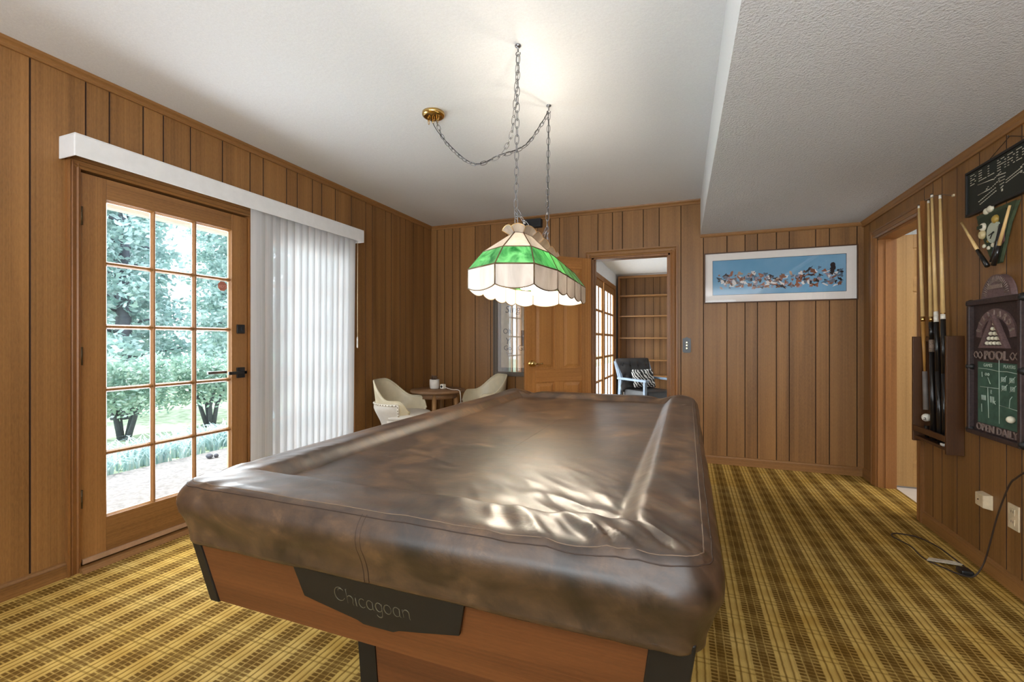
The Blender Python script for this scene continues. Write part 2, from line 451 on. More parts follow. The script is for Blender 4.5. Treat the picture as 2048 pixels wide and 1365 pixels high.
gl = [-2.9+.2*i for i in range(0, 19)] + [.86, .965, 1.16, 1.369, 1.47, 1.629, 1.734, 1.888, 2.093, 2.294, 2.399, 2.602, 2.704, 2.858, 2.958, 3.113, 3.313, 3.512, 3.611, 3.813, 3.909, 4.061, 4.161, 4.315, 4.52]
plank_wall('wall_left', lambda a, n, z: (L+n, a, z), RY, B, 0, HC, gl, [(D1a-.012, D2b+.012, 0, DH)], seed=3)
gb = [-2.757, -2.657, -2.551, -2.453, -2.258, -2.068, -1.868, -1.768, -1.615, -1.515, -1.368, -1.268, -1.064, -.86, -.712, -.613, -.41, -.26, -.059, .142, .344, .495, .597, .749, .849, 1.051, 1.153, 1.352]
plank_wall('wall_back', lambda a, n, z: (a, B-n, z), L, RR, 0, HC, gb, [(DWa, DWb, 0, DWH)], seed=5)
gr = [-2.9+.2*i for i in range(0, 27)] + [2.4, 2.54, 2.728, 2.834, 3.046, 3.255, 3.415, 3.521, 3.63, 4.55]
plank_wall('wall_right', lambda a, n, z: (RR-n, a, z), RY, B, 0, HS+.02, gr, [(RDa, RDb, 0, RDH)], seed=7)
gq = [L+.2*i for i in range(1, 21)]
plank_wall('wall_rear', lambda a, n, z: (a, RY+n, z), L, RR, 0, HC, gq, [(-2.55, 1.15, .25, 2.25)], seed=9)

# floors, ceilings
struct(MB().box(L-.12, RR+.125, RY-.1, 8.6, -.04, 0).build('floor', M['carpet']))
struct(MB().box(L-.12, RR+.12, RY-.12, B+.12, HC, HC+.06).build('ceiling', M['ceil']))
def sx_(y): return .166 - .0109*y
mb = MB(); mb.hexa([(sx_(RY), RY, HS), (RR, RY, HS), (RR, B, HS), (sx_(B), B, HS)], [(sx_(RY), RY, HC), (RR, RY, HC), (RR, B, HC), (sx_(B), B, HC)])
mb.m = [1 if i == 0 else 0 for i in range(6)]
struct(mb.build('ceiling_soffit', [M['ceil'], M['soffit']]))
# lifted strip of drywall tape along the soffit corner
mb = MB(); pts = [(1.12, .004), (1.2, .012), (1.35, .018), (1.6, .012), (1.9, .002)]
for (ya, da), (yb, db) in zip(pts, pts[1:]):
    mb.hexa([(sx_(ya)-.002-da, ya, HC-.03), (sx_(ya)-.001, ya, HC-.055), (sx_(yb)-.001, yb, HC-.055), (sx_(yb)-.002-db, yb, HC-.03)],
            [(sx_(ya)-.001-da, ya, HC-.001), (sx_(ya)-.0005, ya, HC-.001), (sx_(yb)-.0005, yb, HC-.001), (sx_(yb)-.001-db, yb, HC-.001)])
struct(mb.build('trim_9', M['white']))

# crown, baseboards (profile polygons run along the walls)
crown = [(0, 0), (.012, 0), (.016, .008), (.016, .018), (.026, .03), (.030, .042), (0, .042)]
baseb = [(0, 0), (.014, 0), (.014, .062), (.009, .074), (0, .078)]
def run(name, prof, fn, a0, a1, m): return struct(MB().prism(prof, fn, a0, a1).build(name, m))
run('trim_1', crown, lambda n, z, a: (L+n, a, HC-.042+z), RY, B, M['trimY'])
run('trim_2', crown, lambda n, z, a: (a, B-n, HC-.042+z), L, sx_(B), M['trimX'])
run('trim_3', [(0,0), (.012,0), (.018,.012), (.018,.03), (0,.03)], lambda n, z, a: (a, B-n, HS-.03+z), sx_(B), RR, M['trimX'])
run('trim_4', crown, lambda n, z, a: (RR-n, a, HS-.042+z), RY, B, M['trimY'])
run('baseboard_left', baseb, lambda n, z, a: (L+n, a, z), RY, 1.289, M['trimY'])
run('baseboard_far_left', baseb, lambda n, z, a: (L+n, a, z), 3.345, B, M['trimY'])
run('baseboard_back', baseb, lambda n, z, a: (a, B-n, z), -.065, RR, M['trimX'])
run('baseboard_back_corner', baseb, lambda n, z, a: (a, B-n, z), L, -1.0, M['trimX'])
run('baseboard_right', baseb, lambda n, z, a: (RR-n, a, z), RY, 3.63, M['trimY'])
run('baseboard_right_corner', baseb, lambda n, z, a: (RR-n, a, z), 4.485, B, M['trimY'])

# casings: profile across the board, then run round the opening
def casing(name, fn, a0, a1, zt, wd, mz, mh, jamb=.12, sides=(1, 1)):
    """fn(a, n, z); opening a0..a1 up to zt"""
    g = sthing(name)
    prof = [(0, 0), (0, .012), (.2, .018), (.3, .013), (.62, .020), (.72, .015), (.8, .022), (1, .022), (1, 0)]
    for a, s in ((a0, -1), (a1, 1)):
        if not sides[0 if s < 0 else 1]: continue
        MB().prism([(a+s*t*wd, n) for t, n in prof], lambda p, n, z: fn(p, n, z), 0, zt+wd-.001).build('jamb_casing', mz, g)
    MB().prism([(zt+t*wd, n) for t, n in prof], lambda z, n, a: fn(a, n+.0006, z), a0-wd+.001, a1+wd-.001).build('head_casing', mh, g)
    if jamb:
        j = .018
        mb = MB()
        for p, q in ((a0, a0+j), (a1-j, a1)):
            mb.prism([(p, 0), (q, 0), (q, -jamb), (p, -jamb)], lambda p, n, z: fn(p, n, z), 0, zt)
        mb.prism([(a0, zt-j), (a1, zt-j), (a1, zt), (a0, zt)], lambda a, z, n: fn(a, n, z), -jamb, 0)
        # door stop
        mb.prism([(a0+j, -.045), (a0+j+.012, -.045), (a0+j+.012, -.08), (a0+j, -.08)], lambda p, n, z: fn(p, n, z), 0, zt-j)
        mb.prism([(a1-j-.012, -.045), (a1-j, -.045), (a1-j, -.08), (a1-j-.012, -.08)], lambda p, n, z: fn(p, n, z), 0, zt-j)
        mb.build('door_jamb', mz, g)
    return g
casing('trim_5', lambda a, n, z: (L+n, a, z), D1a-.002, D2b+.002, DH, .056, M['trimZ'], M['trimY'], jamb=0)
casing('trim_6', lambda a, n, z: (a, B-n, z), DWa, DWb, DWH, .07, M['trimZ'], M['trimX'])
casing('trim_7', lambda a, n, z: (RR-n, a, z), RDa, RDb, RDH, .075, M['trimZ'], M['trimY'])
# post between the two garden doors, head and sill
mb = MB(); mb.box(L-.12, L+.012, D1b+.003, D2a-.003, 0, DH); mb.box(L-.005, L+.02, D1b+.02, D2a-.02, 0, DH)
struct(mb.build('trim_8', M['trimZ']))
mb = MB(); mb.box(L-.12, L+.03, D1a-.01, D2b+.01, .0, .022); mb.hexa([(L+.03, D1a-.01, 0), (L+.055, D1a-.01, 0), (L+.055, D2b, 0), (L+.03, D2b, 0)], [(L+.03, D1a-.01, .022), (L+.032, D1a-.01, .022), (L+.032, D2b, .022), (L+.03, D2b, .022)])
struct(mb.build('door_sill', M['trimY']))
M['alu'] = plain('weatherstrip', srgb(176, 140, 110), .4)

mb = MB()
for d0, d1 in ((D1a, D1b), (D2a, D2b)):
    mb.box(L-.12, L-.046, d0-.012, d0+.018, 0, DH); mb.box(L-.12, L-.046, d1-.018, d1+.03, 0, DH); mb.box(L-.12, L-.046, d0+.018, d1-.018, DH-.03, DH); mb.box(L-.12, L-.046, d0+.018, d1-.018, .022, .062)
struct(mb.build('trim_12', M['trimZ']))
# ------------------------------------------------------------------ glazed garden doors
def french_door(name, fn, ya, yb, z0, z1, hinge_at, hardware, cols=3, rows=5, mats=('doorZ', 'doorY'), gm=None, g0=None, slim=0):
    g = sthing(name)
    st = .108; th = .018 if slim else .042
    ga, gbb = ya+st, yb-st; gz0, gz1 = z0+.19, z1-.108
    if g0: ga, gbb, gz0, gz1 = g0
    def bx(mb, a0, a1, za, zb, n0, n1):
        p = fn(a0, n0, za); q = fn(a1, n1, zb); mb.box(p[0], q[0], p[1], q[1], p[2], q[2])
    mb = MB(); bx(mb, ya, ga, z0, z1, -th, 0); bx(mb, gbb, yb, z0, z1, -th, 0); mb.build('stile', M[mats[0]], g, bevel=.002)
    mb = MB(); bx(mb, ga, gbb, z0, gz0, -th, -.0008); bx(mb, ga, gbb, gz1, z1, -th, -.0008); mb.build('rail', M[mats[1]], g, bevel=.002)
    # muntins with sloped sides
    mb = MB(); mw = .011 if not slim else .017; t0, t1 = (-th+.006, -.006) if not slim else (-.015, .004)
    ca = [ga+(gbb-ga)*i/cols for i in range(cols+1)]; cz = [gz0+(gz1-gz0)*i/rows for i in range(rows+1)]
    tm = -.008 if slim else -.022
    prof = [(-mw*1.15, tm), (-mw*.55, t1-.003), (-mw*.3, t1), (mw*.3, t1), (mw*.55, t1-.003), (mw*1.15, tm), (mw*.6, t0), (-mw*.6, t0)]
    for c in ca[1:-1]: mb.prism([(c+a, n) for a, n in prof], lambda a, n, z: fn(a, n, z), gz0, gz1)
    for c in cz[1:-1]: mb.prism([(c+a, n) for a, n in prof], lambda z, n, a: fn(a, n-.0005, z), ga, gbb)
    # sticking round the opening
    if not slim:
      for c, s in ((ga, 1), (gbb, -1)): mb.prism([(c, -.004), (c+s*.010, -.018), (c+s*.010, -.03), (c, -.03)], lambda a, n, z: fn(a, n, z), gz0, gz1)
      for c, s in ((gz0, 1), (gz1, -1)): mb.prism([(c, -.004), (c+s*.010, -.018), (c+s*.010, -.03), (c, -.03)], lambda z, n, a: fn(a, n, z), ga, gbb)
    mb.build('muntin_grid', M[mats[0]], g)
    for i in range(cols):
        for j in range(rows):
            mb = MB(); bx(mb, ca[i]+.003, ca[i+1]-.003, cz[j]+.003, cz[j+1]-.003, *((-.009, -.007) if slim else (-.0245, -.0215))); mb.build('pane', gm or M['glass'], g)
    if hardware:
        for hz in (1.782, 1.078, .36):
            mb = MB(); p = fn(ya, .006, hz-.045); mb.lathe([(.006, 0), (.006, .09)], 10, p)
            for k in (0, .03, .06, .088): mb.lathe([(.0068, k), (.0068, k+.003)], 10, p)
            bx(mb, ya-.006, ya+.006, hz-.045, hz+.045, -.002, .002)
            mb.build('hinge', M['hinge'], g)
        mb = MB(); bx(mb, 2.190, 2.246, 1.205, 1.265, .0005, .012); mb.build('deadbolt', M['blackmetal'], g, bevel=.003)
        mb = MB(); bx(mb, 2.212, 2.224, 1.222, 1.248, .012, .026); mb.build('thumb_turn', M['blackmetal'], g, bevel=.002)
        mb = MB(); bx(mb, 2.190, 2.246, .905, .975, .0005, .012); p = fn(2.218, .012, .942)
        mb.lathe([(.011, 0), (.011, .04)], 12, p, 'X'); bx(mb, 2.10, 2.230, .932, .952, .038, .052)
        bx(mb, 2.06, 2.225, .934, .952, -.10, -.085); bx(mb, 2.20, 2.24, .905, .975, -.055, -.043); q = fn(2.218, -.09, .942); mb.lathe([(.011, 0), (.011, .05)], 12, q, 'X')
        mb.build('lever_handle', M['blackmetal'], g, bevel=.002)
        mb = MB(); bx(mb, ya+.004, yb-.004, z0-.012, z0+.012, .001, .012); mb.build('bottom_sweep', M['alu'], g)
    return g
fl = lambda a, n, z: (L+n, a, z)
french_door('door_1', fl, D1a+.003, D1b-.003, .045, 2.001, 0, True, g0=(1.457, 2.158, .234, 1.893))
french_door('door_2', fl, D2a+.003, D2b-.003, .045, 2.001, 0, False)
# round warning sticker on a pane of the garden door
mb = MB(); mb.prism([(.033*math.cos(R(22.5+45*i)), .033*math.sin(R(22.5+45*i))) for i in range(8)], lambda a, b, d: (L-.0208+d, 2.108+a, 1.515+b), 0, .0006)
stk = mb.build('alarm_sticker', plain('faded_red_sticker', srgb(176, 112, 96), .6, vary=.03), org=(L-.02, 2.108, 1.515))
tag(stk, 'faded red octagonal alarm sticker on the glass of the garden door', 'sticker')
vs, fs = text_polys('ADT', .026, extr=.0003)
MB().add([(L-.0198+z, 2.108+x, 1.513+y) for x, y, z in vs], fs).build('lettering', plain('sticker_print', srgb(214, 160, 146), .6, vary=.02), stk)
# unseen rear window behind the camera, added as an opening for fill light
def rear_fn(a, n, z): return (a, RY+n, z)
wg = sthing('added_fill_window')
mb = MB()
for a in (-2.55, -1.33, -.10, 1.11): mb.box(a, a+.04, RY-.08, RY+.015, .25, 2.25)
for z in (.25, 2.21): mb.box(-2.55, 1.15, RY-.08, RY+.015, z, z+.04)
mb.build('window_frame', M['trimZ'], wg)
for a in (-2.51, -1.29, -.06): MB().box(a, a+1.18, RY-.035, RY-.03, .29, 2.21).build('window_pane', M['glass'], wg)

# ------------------------------------------------------------------ panelled doors
def panel_door(g, wdt, hgt, mz, mx, local):
    """leaf in local x 0..w, y 0..th, z 0..h, both faces panelled"""
    th = .035; st, ml = .108, .095
    rows = [(.2, .74), (.87, 1.53), (1.63, 1.87)]
    px = [(st, (wdt-ml)/2), ((wdt+ml)/2, wdt-st)]
    mb = MB(); mb.box(0, st, 0, th, 0, hgt); mb.box(wdt-st, wdt, 0, th, 0, hgt); mb.build('stile', mz, g, local, bevel=.002)
    mb = MB()
    for a, b in ((0, .2), (.74, .87), (1.53, 1.63), (1.87, hgt)): mb.box(st, wdt-st, .0006, th-.0006, a, b)
    mb.build('rail', mx, g, local, bevel=.002)
    mb = MB()
    for a, b in rows: mb.box((wdt-ml)/2, (wdt+ml)/2, .001, th-.001, a, b)
    mb.build('mullion', mz, g, local, bevel=.002)
    for a, b in rows:
        for p, q in px:
            mb = MB(); mb.box(p, q, .012, th-.012, a, b)
            for y0, y1 in ((.012, .003), (th-.012, th-.003)):
                i = .014; j = .042
                mb.hexa([(p+i, y0, a+i), (q-i, y0, a+i), (q-i, y0, b-i), (p+i, y0, b-i)], [(p+j, y1, a+j), (q-j, y1, a+j), (q-j, y1, b-j), (p+j, y1, b-j)])
            mb.build('raised_panel', mz, g, local)
# leaf of the back doorway swung into the room; hinge at the casing
g = sthing('door_3', (-.945, B-.03, .012)); g.rotation_euler = (0, 0, R(180+43.5)); 
panel_door(g, .735, 1.985, M['oakZ'], M['doorX'], 'local')
mb = MB()
for s, y in ((1, .035), (-1, 0)):
    mb.lathe([(.031, 0), (.031, s*.008), (.012, s*.012), (.012, s*.03), (.026, s*.038), (.029, s*.052), (.022, s*.064), (.001, s*.067)], 18, (.675, y, .925), 'Y')
    mb.tube([(.675, y+s*.05, .925), (.63, y+s*.055, .922), (.575, y+s*.05, .925)], .008, 8)
mb.build('door_knob', M['brass'], g, 'local')
mb = MB()
for z in (.25, 1.0, 1.75): mb.lathe([(.007, 0), (.007, .09)], 8, (-.004, .0, z))
mb.build('hinge', M['hinge'], g, 'local')
# leaf of the doorway beside the cue rack, opened into the hall
g = sthing('door_4', (RR+.135, 4.445, .012)); g.rotation_euler = (0, 0, R(-2))
panel_door(g, .70, 1.975, M['paleZ'], M['paleX'], 'local')
mb = MB()
for z in (.28, 1.68):
    mb.box(-.045, 0, -.002, .034, z, z+.09); mb.lathe([(.006, 0), (.006, .092)], 8, (-.004, -.004, z))
mb.build('hinge', plain('plated_hinge', (.40, .32, .20), .4, .5, .8), g, 'local')

# ------------------------------------------------------------------ vertical blind with its valance
bl = thing('vertical_blind', 'white vertical fabric blind with long boxed valance over the garden doors', 'blind', (L+.07, 2.3, 2.04))
mb = MB(); mb.hexa([(L+.003, 1.255, 2.036), (-2.715, 1.262, 2.036), (-2.70, 3.324, 2.030), (L+.003, 3.324, 2.030)], [(L+.003, 1.255, 2.140), (-2.715, 1.262, 2.137), (-2.70, 3.324, 2.133), (L+.003, 3.324, 2.133)])
mb.f = []; mb.m = []; mb.sm = []; mb.pl = []; mb.v = []
t = .006
mb.box(-2.70-t, -2.70, 1.262, 3.324, 2.034, 2.137); mb.box(L+.002, -2.70-t, 1.262, 1.262+t, 2.034, 2.137); mb.box(L+.002, -2.70-t, 3.324-t, 3.324, 2.034, 2.137); mb.box(L+.002, -2.70, 1.262, 3.324, 2.137, 2.143)
mb.build('valance', M['white'], bl, bevel=.004)
MB().box(-2.765, -2.735, 1.28, 3.30, 2.075, 2.10).build('head_rail', M['white'], bl)
rnd = random.Random(4)
ns = 15
for i in range(ns):
    yc = 2.285 + (3.205-2.285)*i/(ns-1); ang = R(rnd.choice([10, 14, 12, 8, 17])); cv = .010
    zb = .05
    def fn(u, v, yc=yc, ang=ang):
        a = (u-.5)*.096; b = cv*(1-(2*u-1)**2)
        sh = -.028*(1-v)*(i/(ns-1))      # slats hang a little inward at the free end
        return (-2.75 + a*math.sin(ang) + b*math.cos(ang), yc + sh + a*math.cos(ang) - b*math.sin(ang), zb + v*(2.072-zb))
    MB().grid(6, 3, fn).build('slat', M['blind'], bl)
mb = MB(); mb.tube([(-2.72, 3.262, 2.03), (-2.722, 3.262, 1.6), (-2.722, 3.262, 1.19)], .0022, 6); mb.build('wand_cord', M['cream'], bl)
mb = MB(); mb.lathe([(.003, 1.19), (.006, 1.18), (.0065, 1.10), (.004, 1.092)], 10, (-2.722, 3.262, 0)); mb.build('cord_weight', M['ivory2'], bl)

# ------------------------------------------------------------------ pool table
TX, TY, TA, TB = -.607, 1.985, .667, 1.210
pt = thing('pool_table', 'brown mahogany pool table with black corner trim and lettered black nameplate', 'pool table', (TX, TY, 0))
def frust(mb, x0, x1, y0, y1, z0, x2, x3, y2, y3, z1):
    mb.hexa([(x0,y0,z0),(x1,y0,z0),(x1,y1,z0),(x0,y1,z0)], [(x2,y2,z1),(x3,y2,z1),(x3,y3,z1),(x2,y3,z1)]); return mb
# slate bed and rails under the cover
MB().box(TX-.56, TX+.56, TY-1.10, TY+1.10, .70, .742).build('slate_bed', M['slate'], pt)
mb = MB()
for x0, x1, y0, y1 in ((TX-.605, TX+.605, TY-1.15, TY-1.06), (TX-.605, TX+.605, TY+1.06, TY+1.15), (TX-.605, TX-.52, TY-1.06, TY+1.06), (TX+.52, TX+.605, TY-1.06, TY+1.06)):
    mb.box(x0, x1, y0, y1, .645, .768)
mb.build('rail', M['cab'], pt, bevel=.006)
zt, zb_ = .648, .455
x0t, x1t, y0t, y1t = TX-.622, TX+.622, TY-1.172, TY+1.172
x0b, x1b, y0b, y1b = TX-.596, TX+.596, TY-1.132, TY+1.132
inset = .022
frust(MB(), x0b+.03, x1b-.03, y0b+.004, y0b+.03, zb_+.002, x0t+.03, x1t-.03, y0t+.004, y0t+.03, zt-.002).build('end_panel', M['cab'], pt)
frust(MB(), x0b+.03, x1b-.03, y1b-.03, y1b-.004, zb_+.002, x0t+.03, x1t-.03, y1t-.03, y1t-.004, zt-.002).build('end_panel', M['cab'], pt)
frust(MB(), x0b+.004, x0b+.03, y0b+.03, y1b-.03, zb_+.002, x0t+.004, x0t+.03, y0t+.03, y1t-.03, zt-.002).build('side_panel', M['cabY'], pt)
frust(MB(), x1b-.03, x1b-.004, y0b+.03, y1b-.03, zb_+.002, x1t-.03, x1t-.004, y0t+.03, y1t-.03, zt-.002).build('side_panel', M['cabY'], pt)
MB().box(x0b+.03, x1b-.03, y0b+.03, y1b-.03, zb_, zb_+.02).build('underside', M['black'], pt)
for sx in (0, 1):
    for sy in (0, 1):
        xb = x0b if sx == 0 else x1b; xt = x0t if sx == 0 else x1t; yb = y0b if sy == 0 else y1b; yt = y0t if sy == 0 else y1t
        kx = 1 if sx == 0 else -1; ky = 1 if sy == 0 else -1; wd = .034 if sx == 0 else .075
        def q(x, y): return sorted([x, x+kx*wd]), sorted([y, y+ky*.06])
        (a0, a1), (b0, b1) = q(xb, yb); (c0, c1), (d0, d1) = q(xt, yt)
        frust(MB(), a0, a1, b0, b1, zb_-.002, c0, c1, d0, d1, zt).build('corner_trim', M['black'], pt, bevel=.004)
# pedestals
for sy in (-1, 1):
    yc = TY+sy*.73
    yf = yc - .175
    pg = frust(MB(), TX-.27, TX+.27, yc-.165, yc+.165, .05, TX-.30, TX+.30, yc-.175, yc+.175, zb_).build('pedestal', M['cab'], pt)
    for sx in (-1, 1):
        xb, xt = TX+sx*.27, TX+sx*.30
        for ey in (-1, 1):
            frust(MB(), *sorted([xb+sx*.004, xb-sx*.055]), *sorted([yc+ey*.169, yc+ey*.12]), .0, *sorted([xt+sx*.004, xt-sx*.055]), *sorted([yc+ey*.179, yc+ey*.12]), zb_-.002).build('pedestal_trim', M['black'], pg, org=(TX, TY, 0))
    MB().box(TX-.275, TX+.275, yc-.17, yc+.17, 0, .05).build('plinth', M['black'], pt)
# nameplate on the near end panel
def endpt(x, z, d=0):
    k = (z-zb_)/(zt-zb_); return (x, y0b+(y0t-y0b)*k - d, z)
NX = -.64
poly = [(-.225, .630), (-.205, .552), (-.11, .534), (-.055, .524), (-.04, .517), (.04, .517), (.055, .524), (.11, .534), (.205, .552), (.225, .630)]
npl = MB().prism([(NX+a, b) for a, b in poly], lambda a, b, d: endpt(a, b, d), -.002, .006).build('nameplate', M['black'], pt)
# raised lettering drawn as strokes
def arc(cx, cy, rx, ry, a0, a1, n=10): return [(cx+rx*math.cos(R(a0+(a1-a0)*i/n)), cy+ry*math.sin(R(a0+(a1-a0)*i/n))) for i in range(n+1)]
G = {
 'C': [arc(.5, .62, .42, .50, 50, 330, 16), arc(.62, .88, .22, .16, 20, 200, 8)],
 'h': [[(.05, 1.1), (.1, .05)], [(.0, 1.02), (.14, 1.12)], arc(.32, .38, .24, .28, 170, -10, 8)+[(.5, .15), (.58, .0)]],
 'i': [[(.1, .62), (.12, .05), (.2, .0)], [(.09, .84), (.13, .86)]],
 'c': [arc(.32, .33, .26, .33, 50, 320, 12)],
 'a': [arc(.3, .33, .25, .33, 40, 320, 12), [(.52, .62), (.52, .1), (.6, .0)]],
 'g': [arc(.3, .33, .25, .32, 0, 360, 14), [(.54, .62), (.52, -.15)]+arc(.3, -.2, .22, .2, 0, -170, 8)],
 'o': [arc(.3, .33, .27, .33, 0, 360, 14)],
 'n': [[(.05, .62), (.1, .05)], arc(.32, .38, .22, .26, 170, -10, 8)+[(.53, .1), (.6, .0)]]}
adv = {'C': 1.0, 'h': .68, 'i': .3, 'c': .62, 'a': .7, 'g': .68, 'o': .68, 'n': .7}
mb = MB(); xc = -.112; scl = .034
for ch in 'Chicagoan':
    for st in G[ch]:
        k = len(st); mb.tube([endpt(NX+xc+p[0]*scl, .560+p[1]*scl, .0055) for p in st], .0014, 6, rs=[.0016-.0008*abs(2*i/(k-1)-1) for i in range(k)])
    xc += adv[ch]*scl*1.0
mb.build('lettering', M['plate_letters'], npl, org=(TX, TY, 0))

# ------------------------------------------------------------------ fitted cover
RC = .085
NSX, NSY, NCR = 130, 250, 14
def ring_pts(n):
    a, b = TA+n, TB+n; r = max(RC+n, .004); r = min(r, a*.98+1e-4)
    pts = []
    def side(p, q, k): return [(p[0]+(q[0]-p[0])*i/k, p[1]+(q[1]-p[1])*i/k) for i in range(k)]
    def corner(cx, cy, a0): return [(cx+r*math.cos(R(a0+90*i/NCR)), cy+r*math.sin(R(a0+90*i/NCR))) for i in range(NCR)]
    ax, by = max(a-r, 0), max(b-r, 0)
    pts += side((-ax, -b), (ax, -b), NSX) + corner(ax, -by, -90)
    pts += side((a, -by), (a, by), NSY) + corner(ax, by, 0)
    pts += side((ax, b), (-ax, b), NSX) + corner(-ax, by, 90)
    pts += side((-a, by), (-a, -by), NSY) + corner(-ax, -by, 180)
    return pts
def sm(a, b, x): t = max(0, min(1, (x-a)/(b-a))); return t*t*(3-2*t)
def topz(d):
    z = .7905 + .0045*sm(.07, .135, d) - .034*sm(.142, .205, d) - .006*sm(.2, .45, d)
    return z
def ridged(p): return 1-abs(noise.noise(Vector(p)))*2
def wrinkle(x, y, d):
    w = .0022*noise.noise(Vector((x*3.1, y*2.3, 1))) + .0011*noise.noise(Vector((x*9, y*7, 4)))
    # folds drawn from the corner nearest the camera on the cue-rack side
    qx, qy = x-.03, y-.80
    m = math.exp(-(qx*qx+qy*qy)/(2*.30**2))
    p = -.62*qx+.78*qy; q = .78*qx+.62*qy
    w += m*.016*(ridged((q*9+2, p*2.2, 7))-.55) + m*.0045*(ridged((q*24, p*5, 3))-.5)
    w += .013*math.exp(-((x+.155+.5*(y-.84))/.011)**2)*math.exp(-((y-.845)/.035)**2) + .010*math.exp(-((x+.115+.9*(y-.84))/.012)**2)*math.exp(-((y-.84)/.035)**2)
    m5 = math.exp(-(((x+.01)**2+(y-.835)**2)/(2*.05**2))); w += m5*.010*(ridged((x*30+y*22, y*8, 3))-.4)
    # gathers along the near rail
    m2 = math.exp(-((y-.90)/.11)**2)*sm(-.85, -.2, x)
    w += m2*.0055*(ridged((x*11+y*5, y*4, 9))-.5)
    m2b = math.exp(-(((x+.28)/.22)**2+((y-1.12)/.16)**2))
    w += m2b*.0085*(ridged((x*7+y*9, (y-x)*3, 12))-.5)
    # folds at the corner by the garden door
    qx, qy = x+1.25, y-.80
    m3 = math.exp(-(qx*qx+qy*qy)/(2*.17**2))
    w += m3*.009*(ridged(((qx*.5-qy*.87)*17, (qx*.87+qy*.5)*4, 5))-.55)
    # rail by the garden door
    m4 = math.exp(-((x+1.13)/.05)**2)*math.exp(-((y-1.15)/.16)**2)
    w += m4*.005*(ridged((y*13, x*9, 2))-.4)
    # pockets at the far corners
    for cx, s in ((TX-TA+.10, 1), (TX+TA-.10, -1)):
        cy = TY+TB-.10
        w += .016*math.exp(-(((x-cx)**2+(y-cy)**2)/(2*.045**2)))
        w -= .022*math.exp(-(((x-cx-s*.13)**2)/(2*.03**2)+((y-cy-.02)**2)/(2*.07**2)))
    # buttonlike lump on the rail
    w += .006*math.exp(-(((x-.0)**2+(y-2.75)**2)/(2*.012**2)))
    return w
skirt = [(-.0335, .628), (-.030, .632), (-.0285, .640), (-.027, .655), (-.022, .675), (-.014, .695), (-.004, .715), (0, .735), (-.002, .750), (-.006, .760), (-.011, .768), (-.017, .775), (-.024, .781), (-.032, .7855), (-.042, .789), (-.052, .7903), (-.06, .7905)]
rings = []; zs = []
for n, z in skirt: rings.append((n, z, True))
d = .066
while d < TA-.004:
    rings.append((-d, None, False)); d += .0075 if d < .26 else .014
rings.append((-(TA-.0015), None, False))
vs = []; NP = None
def cover_point(n, z, px, py, nx, ny, i):
    x, y = TX+px, TY+py
    if z is None: return (x, y, topz(-n)+wrinkle(x, y, -n))
    f = sm(-.05, -.02, n) if z > .76 else 1.0
    f = max(0, min(1, (.792-z)/.03))
    wr = wrinkle(x, y, 0)*(1-f)
    # soft sideways folds on the skirt, stronger near the corners
    dc = min(math.hypot(px-sx*(TA-.05), py-sy*(TB-.05)) for sx in (-1, 1) for sy in (-1, 1))
    cm = math.exp(-(dc/.16)**2)
    s = i*.9
    o = f*(.0035*noise.noise(Vector((x*6, y*6, z*9))) + cm*.0055*noise.noise(Vector((x*26+z*22, y*26, z*16))))
    hz = .003*noise.noise(Vector((x*5, y*5, 2))) * (1 if z < .66 else 0)
    return (x+nx*o, y+ny*o, z+wr+hz)
for (n, z, sk) in rings:
    P = ring_pts(n); NP = len(P)
    for i, (px, py) in enumerate(P):
        ax = TA-RC; by = TB-RC
        nx, ny = px-max(-ax, min(ax, px)), py-max(-by, min(by, py)); l = math.hypot(nx, ny) or 1
        vs.append(cover_point(n, z, px, py, nx/l if sk else 0, ny/l if sk else 0, i))
fs = []
for k in range(len(rings)-1):
    for i in range(NP):
        j = (i+1) % NP; fs.append((k*NP+i, k*NP+j, (k+1)*NP+j, (k+1)*NP+i))
# close the strip down the middle
base = (len(rings)-1)*NP; fs.append([base+i for i in range(NP)])
mb = MB(); mb.csm = True; mb.add(vs, fs)
cov = mb.build('table_cover', M['leather'], org=(TX, TY, .78))
tag(cov, 'wrinkled brown leather-look fitted cover stretched over the pool table', 'table cover')
md = cov.modifiers.new('thick', 'SOLIDIFY'); md.thickness = .0015; md.offset = 1
def loop_at(n, z, lift, step=2):
    out = []
    P = ring_pts(n)
    for i in range(0, NP, step):
        px, py = P[i]; ax = TA-RC; by = TB-RC
        nx, ny = px-max(-ax, min(ax, px)), py-max(-by, min(by, py)); l = math.hypot(nx, ny) or 1
        q = cover_point(n, z, px, py, nx/l, ny/l, i); out.append((q[0]+nx/l*lift*.6, q[1]+ny/l*lift*.6, q[2]+lift*.8))
    return out
for n, z in ((-.020, .778), (-.034, .7862)):
    MB().tube(loop_at(n, z, .0014), .0013, 5, closed=True).build('stitching', M['stitch_light'] if n < -.03 else M['stitch'], cov)
mb = MB()
P0 = NSX//2-4
for off in (0, .012):
    line = []
    for n, z in skirt[1:13]:
        line.append((TX+NX-TX-.012+off, TY-TB-n-.0012, z))
    mb.tube(line, .0012, 5)
mb.build('skirt_seam', M['stitch'], cov)
hem = loop_at(-.0285, .640, .001)
MB().tube(hem, .0011, 5, closed=True).build('hem_stitching', M['stitch'], cov)

